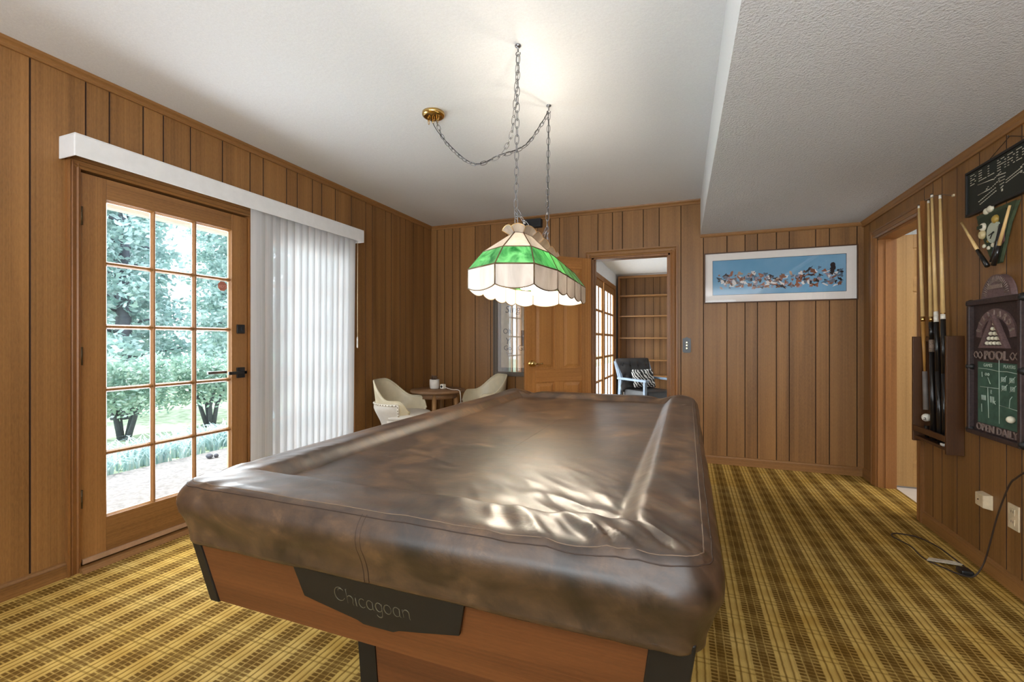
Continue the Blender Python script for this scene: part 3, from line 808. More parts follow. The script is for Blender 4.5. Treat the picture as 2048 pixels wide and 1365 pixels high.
# ------------------------------------------------------------------ billiard lamp
LX, LY = -.735, 2.205
lamp = thing('billiard_lamp', 'stained glass billiard lamp, green and opal panels, hung on chains over the table', 'hanging lamp', (LX, LY, 1.37))
def lw(p): return p
FOOT = [(-.538, 1.955), (-.541, 2.13), (-.548, 2.32), (-.555, 2.50), (-.562, 2.655), (-.745, 2.742), (-.911, 2.730), (-.985, 2.610), (-.985, 2.45), (-.972, 2.26), (-.942, 2.04), (-.899, 1.795), (-.725, 1.688), (-.578, 1.745)]
def axis_pt(p):
    a, b = Vector((-.700, 1.985)), Vector((-.772, 2.46)); d = b-a; t = max(0, min(1, (Vector(p)-a).dot(d)/d.length_squared)); return a+d*t
def foot_ring(kx, ky, z):
    out = []
    for i, p in enumerate(FOOT):
        c = axis_pt(p); out.append((c.x+(p[0]-c.x)*kx, c.y+(p[1]-c.y)*ky, z))
    return out
R0 = foot_ring(1, 1, 1.385); R1 = foot_ring(1, 1, 1.468); R2 = foot_ring(.74, .76, 1.550); R3 = foot_ring(.22, .42, 1.630); R4 = foot_ring(.37, .53, 1.649)
shade = MB()
NPAN = 14
def seg(a, b, r): shade.tube([lw(a), lw(b)], r, 6)
for ring, r in ((R1, .0034), (R2, .0034), (R3, .003)):
    for i in range(NPAN): seg(ring[i], ring[(i+1) % NPAN], r)
for i in range(NPAN):
    seg(R0[i], R1[i], .0032); seg(R1[i], R2[i], .0032); seg(R2[i], R3[i], .003)
def scallop(a, b, dz, n=10, out=0.0):
    res = []
    for k in range(n+1):
        t = k/n; res.append((a[0]+(b[0]-a[0])*t, a[1]+(b[1]-a[1])*t, a[2]+(b[2]-a[2])*t + dz*math.sin(math.pi*t)**.75))
    return res
for i in range(NPAN): shade.tube([lw(p) for p in scallop(R0[i], R0[(i+1) % NPAN], -.017)], .0028, 6)
sh = shade.build('shade_frame', M['came'], lamp)
def lerp(a, b, t): return tuple(a[k]+(b[k]-a[k])*t for k in range(3))
for i in range(NPAN):
    j = (i+1) % NPAN
    lo = scallop(R0[i], R0[j], -.017); mb = MB()
    ng = len(lo)-1
    vs = [lw(p) for p in lo] + [lw(lerp(R1[i], R1[j], k/ng)) for k in range(ng+1)]
    mb.add(vs, [(k, k+1, ng+2+k, ng+1+k) for k in range(ng)]); mb.build('opal_panel', M['white_glass'], sh, solid=.003)
    mb = MB().add([lw(R1[i]), lw(R1[j]), lw(R2[j]), lw(R2[i])], [(0,1,2,3)]); mb.build('green_panel', M['green_glass'], sh, solid=.003)
    mb = MB().add([lw(R2[i]), lw(R2[j]), lw(R3[j]), lw(R3[i])], [(0,1,2,3)]); mb.build('upper_panel', M['upper_glass'], sh, solid=.003)
# flared crown of rounded petals
for i in range(NPAN):
    j = (i+1) % NPAN
    top = scallop(R4[i], R4[j], .014); ng = len(top)-1
    vs = [lw(lerp(R3[i], R3[j], k/ng)) for k in range(ng+1)] + [lw(p) for p in top]
    cp = MB().add(vs, [(k, k+1, ng+2+k, ng+1+k) for k in range(ng)]).build('crown_petal', M['crown_glass'], sh, solid=.0025)
    MB().tube([lw(R3[i])]+[lw(p) for p in top]+[lw(R3[j])], .0019, 6).build('petal_rim', M['came_gold'], cp, org=(LX, LY, 1.37))
# cross bar, sockets and bulbs
mb = MB(); 
for k, y in ((2, 2.06), (8, 2.43)):
    xm = -.71-.15*(y-2.0); MB().box(xm-.19, xm+.17, y-.008, y+.008, 1.463, 1.468).build('cross_bar', M['came'], lamp)
for y in (2.06, 2.43):
    c = (-.71-.15*(y-2.0), y, 1.47); mb = MB(); mb.lathe([(.012, 1.60), (.02, 1.585), (.02, 1.535), (.012, 1.53)], 14, (c[0], c[1], 0)); mb.build('socket', M['brass'], lamp)
    mb = MB(); mb.lathe([(.014, 1.532), (.018, 1.515), (.036, 1.475), (.045, 1.445), (.042, 1.42), (.026, 1.402), (.001, 1.397)], 18, (c[0], c[1], 0)); mb.build('bulb', M['bulb'], lamp)
    pd = bpy.data.lights.new('lamp_light', 'POINT'); po = bpy.data.objects.new('lamp_light', pd); C.objects.link(po)
    pd.energy = 23; pd.color = (1, .86, .68); pd.shadow_soft_size = .06; po.location = (c[0], c[1], 1.475)
# chains
def resample(pts, step):
    P = [Vector(p) for p in pts]; out = [P[0]]; rem = step; i = 0; cur = P[0]
    while i < len(P)-1:
        sg = P[i+1]-cur
        if sg.length >= rem: cur = cur+sg.normalized()*rem; out.append(cur); rem = step
        else: rem -= sg.length; cur = P[i+1]; i += 1
    return out
def smooth(pts, n=8):
    P = [Vector(p) for p in pts]; out = []
    for i in range(len(P)-1):
        a, b, c, d = P[max(i-1, 0)], P[i], P[i+1], P[min(i+2, len(P)-1)]
        for k in range(n):
            t = k/n; out.append(.5*((2*b)+(-a+c)*t+(2*a-5*b+4*c-d)*t*t+(-a+3*b-3*c+d)*t**3))
    return out+[P[-1]]
def chain(pts, name, mat, pitch=.0365, lw_=.0095, ll=.0235, r=.0017, par=lamp, twist=0):
    mb = MB(); P = resample(pts, pitch)
    for k in range(len(P)-1):
        a, b = P[k], P[k+1]; c = (a+b)/2; t = (b-a).normalized()
        u = t.cross(Vector((0,0,1)));
        if u.length < .2: u = t.cross(Vector((.8,.6,0)))
        u.normalize(); v = t.cross(u); 
        an = R(35 if k % 2 else 125)+twist; sd = u*math.cos(an)+v*math.sin(an)
        loop = []
        for q in range(14):
            th = 2*math.pi*q/14; ca, sa = math.cos(th), math.sin(th)
            loop.append(c + t*(ll*(abs(ca)**.8)*(1 if ca > 0 else -1)) + sd*(lw_*sa))
        mb.tube(loop, r, 5, closed=True)
    return mb.build(name, mat, par)
H1 = (-.722, 1.949, HC); H2 = (-.742, 2.508, HC); CAN = (-1.404, 2.347, HC)
def top_at(y, s): return (-.70-.15*(y-1.985)+s*.040, y, 1.640)
s1 = (-.735, 1.955, 1.757); s2 = (-.742, 2.480, 1.80)
chain([(H1[0], H1[1], HC-.045), s1], 'chain', M['steel'])
chain([(H2[0], H2[1], HC-.045), s2], 'chain', M['steel'])
for s in (-1, 1):
    chain([s1, top_at(1.985, s)], 'chain', M['steel'], pitch=.034); chain([s2, top_at(2.46, s)], 'chain', M['steel'], pitch=.034)
sw = smooth([(CAN[0]+.02, CAN[1]-.0, HC-.05), (-1.30, 2.31, 2.30), (-1.10, 2.25, 2.125), (-.93, 2.24, 2.14), (-.82, 2.33, 2.215), (-.76, 2.47, 2.40), (H2[0], H2[1], HC-.045)])
chain(sw, 'swag_chain', M['steel'])
chain(smooth([(H1[0], H1[1], HC-.045), (-.76, 2.02, 2.33), (-.83, 2.14, 2.19), (-.93, 2.24, 2.145)]), 'swag_chain', M['steel'])
mb = MB(); mb.tube(smooth([(CAN[0]-.02, CAN[1], HC-.03), (-1.33, 2.32, 2.34), (-1.10, 2.25, 2.13), (-.93, 2.24, 2.148), (-.82, 2.33, 2.22), (-.76, 2.47, 2.41), (H2[0], H2[1]-.005, HC-.06), (-.742, 2.49, 2.1), (s2[0], s2[1], s2[2]), (-.775, 2.43, 1.60)]), .0022, 5)
mb.build('power_cord', M['blackmetal'], lamp)
for h in (H1, H2):
    mb = MB(); mb.lathe([(.014, 0), (.015, -.004), (.006, -.010), (.0035, -.012), (.0035, -.03)], 12, h)
    mb.tube([(h[0]+.010*math.sin(R(t)), h[1], h[2]-.038-.010*math.cos(R(t))) for t in range(-150, 120, 20)], .0025, 6); mb.build('ceiling_hook', M['steel'], lamp)
mb = MB(); mb.lathe([(.001, 0), (.066, 0), (.067, -.012), (.063, -.020), (.052, -.025), (.001, -.027)], 28, CAN, cap=False); cn = mb.build('ceiling_canopy', M['brass'], lamp)
for dx in (-.03, 0, .03): chain([(CAN[0]+dx, CAN[1], HC-.024), (CAN[0]+dx, CAN[1]-.004, HC-.062)], 'canopy_loop', M['brass'], pitch=.018, lw_=.007, ll=.013, r=.0018)

# ------------------------------------------------------------------ things on the cue-rack wall: rw(y, n, z)
def rw(y, n, z): return (RR-n, y, z)
def rbox(mb, y0, y1, z0, z1, n0, n1): return mb.box(RR-n1, RR-n0, y0, y1, z0, z1)
M['rackY'] = wood('dark_rack_wood', srgb(52, 30, 14), srgb(96, 60, 30), 'Y', .45)
M['rackZ'] = wood('dark_rack_wood_upright', srgb(52, 30, 14), srgb(96, 60, 30), 'Z', .45)
rk = thing('cue_rack', 'dark wooden wall rack holding four billiard cues beside the hall doorway', 'cue rack', (RR, 3.39, .53))
for a, b in ((3.177, 3.197), (3.572, 3.592)): rbox(MB(), a, b, .53, 1.182, .001, .078).build('side_panel', M['rackZ'], rk, bevel=.002)
rbox(MB(), 3.197, 3.572, .53, 1.17, .001, .012).build('back_panel', M['rackZ'], rk)
rbox(MB(), 3.197, 3.572, 1.150, 1.178, .012, .030).build('top_rail', M['rackY'], rk, bevel=.002)
rbox(MB(), 3.197, 3.572, .595, .628, .062, .078).build('front_lip', M['rackY'], rk, bevel=.002)
rbox(MB(), 3.197, 3.572, .548, .566, .012, .074).build('bottom_shelf', M['rackY'], rk, bevel=.002)
mb = MB(); mb.tube([rw(3.54, .004, 2.02), rw(3.54, .03, 2.02), rw(3.50, .045, 2.018), rw(3.43, .045, 2.010), rw(3.38, .05, 2.005), rw(3.34, .03, 2.0), rw(3.29, .006, 1.975), rw(3.285, .001, 1.975)], .0016, 6)
wr = thing('cue_clip', 'thin wire clip rail holding the cue tips against the panelling', 'clip', (RR, 3.4, 2.0)); mb.build('wire', M['steel'], wr)
rbox(MB(), 3.276, 3.292, 1.968, 1.980, .0, .008).build('bracket', M['cream'], wr)
M['maple'] = plain('pale_maple_shaft', srgb(224, 188, 128), .35, .4, vary=.05)
M['maple_dark'] = plain('amber_cue_wood', srgb(176, 128, 66), .35, .4, vary=.05)
M['grip'] = plain('grey_cue_wrap', srgb(120, 112, 106), .6)
M['butt'] = plain('glossy_black_cue_butt', (.014, .012, .011), .2, .5)
M['whitep'] = plain('white_ferrule', srgb(230, 224, 210), .4, vary=.02)
cues = [ # tip (y,n,z), butt end (y,n,z), fractions and looks
 ('billiard cue with grey wrapped butt and a ball-shaped end, nearest the hall doorway', (3.640, .024, 2.022), (3.478, .045, .567), 'grey'),
 ('billiard cue with black butt and a small pale grip band, second from the hall doorway', (3.505, .028, 2.016), (3.400, .045, .567), 'band'),
 ('tall billiard cue with black butt and white collar, third from the hall doorway', (3.445, .036, 2.034), (3.320, .045, .567), 'white'),
 ('billiard cue with black butt and white tip, farthest from the hall doorway', (3.355, .034, 2.000), (3.262, .045, .567), 'ring')]
for lab, tp, bt, look in cues:
    t0, b0 = Vector(rw(*tp)), Vector(rw(*bt))
    cue = thing('billiard_cue', lab, 'cue', tuple(b0), 0, 'cues in the wall rack')
    def P(f): return tuple(b0+(t0-b0)*f)
    def part(nm, f0, f1, r0, r1, m, n=12): return MB().tube([P(f0), P((f0+f1)/2), P(f1)], r0, n, rs=[r0, (r0+r1)/2, r1]).build(nm, m, cue)
    jf = {'grey': .487, 'band': .485, 'white': .498, 'ring': .497}[look]
    part('shaft', jf+.02, .985, .0108, .0068, M['maple'])
    part('ferrule', .985, .996, .0068, .0066, M['whitep']); part('tip', .996, 1.0, .0066, .006, M['blackmetal'] if look != 'ring' else M['whitep'])
    part('joint', jf, jf+.02, .0118, .0112, M['brass'] if look in ('grey', 'band') else M['whitep'])
    if look == 'grey':
        part('forearm', .275, jf, .006, .0118, M['maple_dark']); part('wrap', .115, .275, .0145, .0125, M['grip'])
        part('end_cap', .0, .05, .010, .013, M['butt'])
        c = P(.083); kb = MB().sphere(c, .024, 16, 10).build('ball_end', M['whitep'], cue)
        vs, fs = text_polys('a', .036, extr=.0005)
        MB().add([(c[0]-.60*(.0245+z)+.80*x, c[1]-.80*(.0245+z)-.60*x, c[2]+y-.002) for x, y, z in vs], fs).build('lettering', M['black'], kb, org=tuple(b0))
    elif look == 'band':
        part('butt', 0, .36, .0145, .0125, M['butt']); part('grip_band', .36, .41, .0132, .0132, plain('speckled_band', srgb(150, 128, 112), .6, vary=.3, scale=200)); part('forearm', .41, jf, .0122, .0116, M['butt'])
    else:
        part('butt', 0, .28, .0150, .0135, M['butt']); part('forearm', .28, jf, .0135, .0118, M['butt'])
        part('collar_ring', jf-.022 if look == 'white' else jf+.02, jf if look == 'white' else jf+.024, .0121, .0119, M['whitep'] if look == 'white' else M['brass'])
tag(rbox(MB(), 3.235, 3.262, .566, .580, .045, .072).build('chalk_cube', M['whitep'], org=rw(3.248, .058, .566), bevel=.002), 'small white chalk cube on the bottom shelf of the cue rack', 'chalk')

# pegboard style sign
M['signblack'] = plain('dark_green_black_board', srgb(34, 38, 30), .6, vary=.15, scale=120)
M['dash'] = plain('pale_peg_dashes', srgb(196, 190, 172), .5)
sg = thing('billiards_sign', 'black framed peg-dash BILLIARDS sign hanging from a cord above the cue clock', 'sign', (RR, 2.86, 1.92))
Y0s, Y1s, Z0s, Z1s = 2.595, 3.125, 1.808, 2.043
rbox(MB(), Y0s+.012, Y1s-.012, Z0s+.012, Z1s-.012, .004, .016).build('board', M['signblack'], sg)
mb = MB()
rbox(mb, Y0s, Y1s, Z0s, Z0s+.013, .002, .024); rbox(mb, Y0s, Y1s, Z1s-.013, Z1s, .002, .024); rbox(mb, Y0s, Y0s+.013, Z0s+.013, Z1s-.013, .002, .024); rbox(mb, Y1s-.013, Y1s, Z0s+.013, Z1s-.013, .002, .024)
mb.build('frame', M['black'], sg, bevel=.002)
font = {'B': ['111.', '1..1', '111.', '1..1', '111.'], 'I': ['.1', '.1', '.1', '.1', '.1'], 'L': ['1...', '1...', '1...', '1...', '1111'], 'A': ['.11.', '1..1', '1111', '1..1', '1..1'], 'R': ['111.', '1..1', '111.', '1.1.', '1..1'], 'D': ['111.', '1..1', '1..1', '1..1', '111.'], 'S': ['.111', '1...', '.11.', '...1', '111.']}
mb = MB(); yy = 3.090
for ch in 'BILLIARDS':
    g_ = font[ch]; wch = len(g_[0])
    for r_, row in enumerate(g_):
        for c_, v in enumerate(row):
            if v == '1': rbox(mb, yy-c_*.0128-.0105, yy-c_*.0128, 2.018-r_*.0122-.0034, 2.018-r_*.0122, .015, .0175)
    yy -= .0128*wch+.0095 - (.008 if ch == 'I' else 0)
mb.build('lettering', M['dash'], sg)
mb = MB()
def dash(y, z, w_=.0105, h_=.0034): rbox(mb, y-w_/2, y+w_/2, z-h_/2, z+h_/2, .015, .0175)
def solid(a, b): mb.tube([rw(a[0], .0165, a[1]), rw(b[0], .0165, b[1])], .0018, 5)
solid((3.025, 1.951), (2.901, 1.940)); solid((3.023, 1.898), (2.925, 1.900))
def dashed(a, b, k):
    for i in range(k): dash(a[0]+(b[0]-a[0])*i/(k-1), a[1]+(b[1]-a[1])*i/(k-1))
dashed((2.895, 1.938), (2.845, 1.955), 5); dashed((2.915, 1.902), (2.855, 1.920), 5)
dashed((3.013, 1.863), (2.885, 1.892), 10); dashed((3.003, 1.847), (2.880, 1.876), 10)
for r_ in range(6): dashed((2.862-.006*r_, 1.945-.0165*r_), (2.812+.004*r_, 1.940-.014*r_), 5 if r_ < 4 else 3)
dashed((2.80, 1.905), (2.70, 1.925), 9); dashed((2.80, 1.893), (2.70, 1.911), 9); dashed((2.96, 1.90), (2.94, 1.915), 3)
dashed((2.70, 1.93), (2.66, 1.945), 4); dashed((2.70, 1.905), (2.65, 1.885), 4)
mb.build('rack_drawing', M['dash'], sg)
mb = MB(); mb.tube([rw(2.955, .012, 2.043), rw(2.800, .008, 2.102), rw(2.790, .008, 2.102), rw(2.655, .012, 2.043)], .0016, 5); mb.lathe([(.003, -.012), (.005, -.012), (.005, -.014), (.001, -.0145)], 8, rw(2.795, 0, 2.103), 'X'); mb.build('hanging_cord', M['stitch'], sg)

# novelty clock with crossed cues
M['felt'] = plain('green_felt_board', srgb(66, 78, 52), .8, vary=.15, scale=60)
M['felt2'] = plain('dark_green_felt', srgb(46, 56, 36), .8, vary=.1)
M['clockface'] = plain('pale_clock_face', srgb(190, 196, 176), .4, vary=.03)
M['plum'] = plain('plum_stripe', srgb(104, 62, 62), .6)
ck = thing('billiard_clock', 'green wall clock of billiard balls with two cues crossed in a vee', 'clock', (RR, 2.88, 1.6))
MB().prism([(3.035, 1.79), (2.735, 1.79), (2.79, 1.70), (2.855, 1.53), (2.905, 1.53), (2.975, 1.66)], lambda y, z, n: rw(y, n, z), .002, .016).build('backing', M['felt'], ck, bevel=.003)
MB().prism([(3.012, 1.757), (3.0, 1.772), (2.80, 1.772), (2.785, 1.755), (2.80, 1.68), (2.845, 1.595), (2.905, 1.59), (2.965, 1.665)], lambda y, z, n: rw(y, n, z), .014, .022).build('cloth_panel', M['felt2'], ck, bevel=.003)
mb = MB(); mb.prism([(2.883+.044*math.cos(R(a)), 1.678+.050*math.sin(R(a))) for a in range(0, 360, 20)], lambda y, z, n: rw(y, n, z), .022, .0285)
for cyy, cz in ((2.848, 1.642), (2.838, 1.672), (2.850, 1.708)): mb.prism([(cyy+.014*math.cos(R(a)), cz+.014*math.sin(R(a))) for a in range(0, 360, 30)], lambda y, z, n: rw(y, n, z), .022, .0287)
cf = mb.build('clock_face', M['clockface'], ck)
mb = MB(); mb.tube([rw(2.876, .031, 1.674), rw(2.905, .031, 1.668)], .0022, 5); mb.tube([rw(2.876, .031, 1.674), rw(2.893, .031, 1.650)], .0018, 5); mb.tube([rw(2.876, .031, 1.674), rw(2.866, .031, 1.677)], .004, 5); mb.build('hands', M['black'], cf)
MB().prism([(2.835, 1.700), (2.80, 1.705), (2.805, 1.62), (2.845, 1.60), (2.838, 1.64)], lambda y, z, n: rw(y, n, z), .021, .025).build('plum_panel', M['plum'], ck)
M['ballcream'] = plain('cream_ball', srgb(206, 186, 140), .25, vary=.03); M['ballwhite'] = plain('white_ball', srgb(222, 214, 190), .25, vary=.03); M['ballgold'] = plain('gold_ball', srgb(176, 146, 66), .3)
for y, z, r, m in ((2.962, 1.722, .021, 'ballwhite'), (2.967, 1.685, .023, 'ballcream'), (2.864, 1.738, .021, 'ballgold'), (2.955, 1.626, .0105, 'ballwhite'), (2.918, 1.610, .0105, 'ballwhite'), (2.884, 1.618, .0115, 'ballwhite'), (2.923, 1.645, .008, 'ballgold')):
    MB().sphere(rw(y, .024, z), r, 14, 9, (.7, 1, 1)).build('ball', M[m], ck)
rbox(MB(), 2.945, 2.982, 1.714, 1.730, .036, .0405).build('ball_stripe', M['felt2'], ck)
MB().sphere(rw(2.945, .02, 1.796), .018, 12, 8, (.6, 1.2, .9)).build('ball', M['ballwhite'], ck); MB().sphere(rw(2.915, .02, 1.800), .019, 12, 8, (.6, 1.2, .9)).build('ball', M['ballwhite'], ck)
for a, mid, b in (((3.131, 1.786), (2.987, 1.613), (2.905, 1.520)), ((2.740, 1.770), (2.817, 1.604), (2.858, 1.516))):
    cq = MB().tube([rw(a[0], .035, a[1]), rw(mid[0], .035, mid[1])], .006, 10, rs=[.005, .0078]).build('crossed_cue', M['maple'], ck)
    MB().tube([rw(mid[0], .035, mid[1]), rw(b[0], .035, b[1])], .009, 10, rs=[.0082, .0105]).build('cue_butt', M['butt'], cq, org=(RR, 2.88, 1.6))
MB().tube([rw(2.800, .03, 1.70), rw(2.840, .03, 1.60), rw(2.875, .03, 1.535)], .012, 10).build('lower_rim', M['butt'], ck)
MB().sphere(rw(2.876, .034, 1.540), .010, 10, 7, (.6, 1, 1)).build('knob', M['ballwhite'], ck)

# carved pool hall chalkboard
M['carved'] = plain('carved_dark_resin', srgb(58, 42, 40), .55, vary=.2, scale=90)
M['carved2'] = plain('dusty_plum_resin', srgb(112, 88, 86), .6, vary=.15, scale=120)
M['carvedlite'] = plain('worn_carved_letters', srgb(140, 120, 110), .6, vary=.12, scale=150)
M['chalkgreen'] = plain('green_chalkboard', srgb(62, 92, 76), .8, vary=.12, scale=25)
M['chalkline'] = plain('chalk_lines', srgb(176, 192, 178), .9, vary=.05)
cb = thing('pool_chalkboard', 'carved pool hall chalkboard with ball rack, green slate and OPEN DAILY lettering', 'wall sign', (RR, 2.865, .68))
ya, yb2 = 2.670, 3.060
rbox(MB(), ya, yb2, .695, 1.345, .002, .020).build('back_board', M['carved'], cb)
mb = MB()
rbox(mb, ya-.012, yb2+.012, 1.335, 1.362, .002, .045); rbox(mb, ya-.012, yb2+.012, .680, .702, .002, .045); rbox(mb, ya-.012, ya+.010, .702, 1.335, .002, .042); rbox(mb, yb2-.010, yb2+.012, .702, 1.335, .002, .042)
mb.build('frame', M['carved'], cb, bevel=.004)
for y in (ya-.004, yb2+.004):
    for z in (.697, 1.022, 1.347): MB().sphere(rw(y, .026, z), .021, 14, 9).build('pocket_knob', M['black'], cb)
MB().prism([(2.862+.110*math.cos(R(a)), 1.362+.108*math.sin(R(a))) for a in range(0, 181, 10)], lambda y, z, n: rw(y, n, z), .002, .026).build('arched_crest', M['carved2'], cb, bevel=.003)
mb = MB()
for a in range(8, 175, 7): mb.tube([rw(2.862+.072*math.cos(R(a)), .0275, 1.366+.072*math.sin(R(a))), rw(2.862+.100*math.cos(R(a)), .0275, 1.366+.100*math.sin(R(a)))], .0022, 5)
mb.build('crest_rays', M['carvedlite'], cb)
rbox(MB(), 2.81, 2.918, 1.405, 1.424, .026, .031).build('crest_banner', M['carvedlite'], cb)
arcp = [(2.863+.150*math.cos(R(a)), 1.175+.135*math.sin(R(a))) for a in range(0, 181, 10)] + [(2.863+.108*math.cos(R(a)), 1.170+.095*math.sin(R(a))) for a in range(180, -1, -10)]
MB().prism(arcp, lambda y, z, n: rw(y, n, z), .020, .028).build('letter_arch', M['carved2'], cb)
def letters(s, size, place, name, mat, par, sx=1.0, extr=.003, shear=0):
    vs, fs = text_polys(s, size, shear, extr, sx); return MB().add([place(x, y, z) for x, y, z in vs], fs).build(name, mat, par)
word = 'BILLIARDS'
for i, ch in enumerate(word):
    an = R(163-146*i/(len(word)-1)); vs, fs = text_polys(ch, .040, extr=.003, sx=.8)
    ux, uz = math.cos(an), math.sin(an)
    cyv, czv = 2.863-.129*ux, 1.172+.115*uz      # i=0 sits at the hall-door end
    tx, tz = -uz, ux
    MB().add([rw(cyv - (x*uz) - y*ux, .030+z, czv - x*ux + y*uz) for x, y, z in vs], fs).build('arch_letter', M['carvedlite'], cb)
mb = MB(); tri = [(2.863, 1.282), (2.760, 1.120), (2.966, 1.120)]; tin = [(2.863, 1.258), (2.782, 1.132), (2.944, 1.132)]
for i in range(3):
    j = (i+1) % 3; mb.hexa([rw(*tri[i][:1], .020, tri[i][1]), rw(tri[j][0], .020, tri[j][1]), rw(tin[j][0], .020, tin[j][1]), rw(tin[i][0], .020, tin[i][1])], [rw(tri[i][0], .042, tri[i][1]), rw(tri[j][0], .042, tri[j][1]), rw(tin[j][0], .042, tin[j][1]), rw(tin[i][0], .042, tin[i][1])])
mb.build('triangle_rack', M['carved2'], cb)
for r_ in range(5):
    for c_ in range(r_+1): MB().sphere(rw(2.863+(c_-r_/2)*.0285, .028, 1.236-r_*.0232), .0098, 10, 7).build('ball', M['ballwhite'], cb)
letters('POOL', .062, lambda x, y, z: rw(2.866-x, .024+z, 1.082+y), 'pool_lettering', M['carvedlite'], cb, 1.1)
for sgn in (-1, 1):
    mb = MB(); c0 = 2.866+sgn*.140
    mb.tube([rw(c0+sgn*(.034-.068*t/23), .024, 1.084+.016*math.sin(t/23*6.28)) for t in range(24)], .0030, 6); mb.tube([rw(c0+sgn*(.034-.068*t/23), .024, 1.084-.016*math.sin(t/23*6.28)) for t in range(24)], .0022, 6); mb.build('scroll', M['carvedlite'], cb)
rbox(MB(), 2.685, 3.008, .745, 1.050, .020, .024).build('slate', M['chalkgreen'], cb)
mb = MB()
def cl(*pts): mb.tube([rw(y, .0245, z) for y, z in pts], .0016, 5)
cl((2.838, 1.068), (2.836, .762)); cl((3.0, 1.017), (2.93, 1.017), (2.842, 1.010), (2.78, 1.012), (2.69, 1.005)); cl((2.987, .925), (2.842, .928)); cl((2.925, .926), (2.918, .777)); cl((2.834, .850), (2.72, .842), (2.69, .838))
for k in range(5): cl((2.975-.008*k, .885), (2.973-.008*k, .860))
for k in range(4): cl((2.905-.009*k, .885), (2.904-.009*k, .855))
cl((2.972, 1.0), (2.97, .975)); cl((2.925, .975), (2.905, .945)); cl((2.975, .84), (2.973, .80))
for q, (y0, z0) in enumerate(((2.82, .985), (2.76, .985), (2.815, .945), (2.755, .945))):
    for k in range(4): cl((y0-.009*k, z0), (y0-.009*k, z0-.022))
    cl((y0+.006, z0-.026), (y0-.036, z0+.006))
for k in (0, 1): cl(*[(2.94-.02*k+.006*math.cos(R(a)), .990+.006*math.sin(R(a))) for a in range(0, 361, 45)])
cl((2.765, .845), (2.76, .885), (2.745, .90)); cl((2.885, .865), (2.865, .85)); cl((2.885, .85), (2.866, .866))
mb.build('chalk_marks', M['chalkline'], cb)
letters('GAMES', .022, lambda x, y, z: rw(2.925-x, .0242+z, 1.034+y), 'chalk_lettering', M['chalkline'], cb, extr=.0005)
letters('PLAYERS', .022, lambda x, y, z: rw(2.765-x, .0242+z, 1.034+y), 'chalk_lettering', M['chalkline'], cb, extr=.0005)
letters('E', .026, lambda x, y, z: rw(2.898-x, .0242+z, .906+y), 'chalk_lettering', M['chalkline'], cb, extr=.0005)
MB().sphere(rw(2.735, .034, .797), .0165, 14, 9).build('cue_ball', M['ballwhite'], cb)
letters('OPEN DAILY', .050, lambda x, y, z: rw(2.866-x, .022+z, .722+y), 'open_lettering', M['carvedlite'], cb, 1.12)

# outlet, plug-in and cord
op = thing('wall_outlet', 'cream duplex outlet plate low on the panelling below the chalkboard', 'outlet', (RR, 2.777, .345))
rbox(MB(), 2.738, 2.815, .288, .402, 0, .006).build('cover_plate', M['cream'], op, bevel=.002)
for z in (.322, .368):
    s_ = rbox(MB(), 2.761, 2.793, z-.015, z+.015, .006, .009).build('socket', M['cream'], op, bevel=.003)
    mb = MB(); rbox(mb, 2.769, 2.772, z-.004, z+.008, .009, .0094); rbox(mb, 2.782, 2.785, z-.004, z+.008, .009, .0094); mb.build('slots', M['black'], s_, org=(RR, 2.777, .345))
mb = MB(); mb.hexa([rw(3.022, .0, .318), rw(2.932, .0, .318), rw(2.932, .0, .392), rw(3.022, .0, .392)], [rw(3.020, .03, .324), rw(2.945, .034, .324), rw(2.945, .034, .386), rw(3.020, .03, .386)])
wp = mb.build('jack_box', M['cream'], org=rw(2.975, 0, .355), bevel=.003); tag(wp, 'small cream jack box low on the panelling next to the outlet', 'jack box')
MB().lathe([(.003, -.0365), (.003, -.033)], 10, (RR, 2.985, .357), 'X').build('screw', M['hinge'], wp)
cd = thing('power_cord', 'thin dark cord trailing down the wall and looping on the carpet', 'cord', (1.28, 3.05, 0))
pts = smooth([(1.352, 2.60, .60), (1.352, 2.67, .55), (1.352, 2.72, .50), (1.352, 2.80, .34), (1.348, 2.845, .20), (1.335, 2.87, .08), (1.30, 2.872, .010), (1.255, 2.875, .006), (1.215, 2.93, .005), (1.165, 3.03, .005), (1.165, 3.18, .005), (1.125, 3.30, .005), (1.16, 3.36, .005), (1.255, 3.34, .005), (1.30, 3.24, .005), (1.312, 3.10, .005), (1.315, 2.98, .005), (1.30, 2.90, .012)], 8)
MB().tube(pts, .0038, 6).build('cable', M['stitch'], cd)
mb = MB(); mb.box(1.255, 1.305, 2.875, 2.935, .001, .026); mb.build('plug', M['blackmetal'], cd, bevel=.006)
M['paper'] = plain('white_paper_tag', srgb(212, 202, 182), .8, vary=.12, scale=80)
mb = MB(); mb.prism([(1.165, 2.995), (1.30, 2.985), (1.315, 3.003), (1.295, 3.028), (1.19, 3.035)], lambda x, y, z: (x, y, z), .008, .011); mb.build('paper_tag', M['paper'], cd)

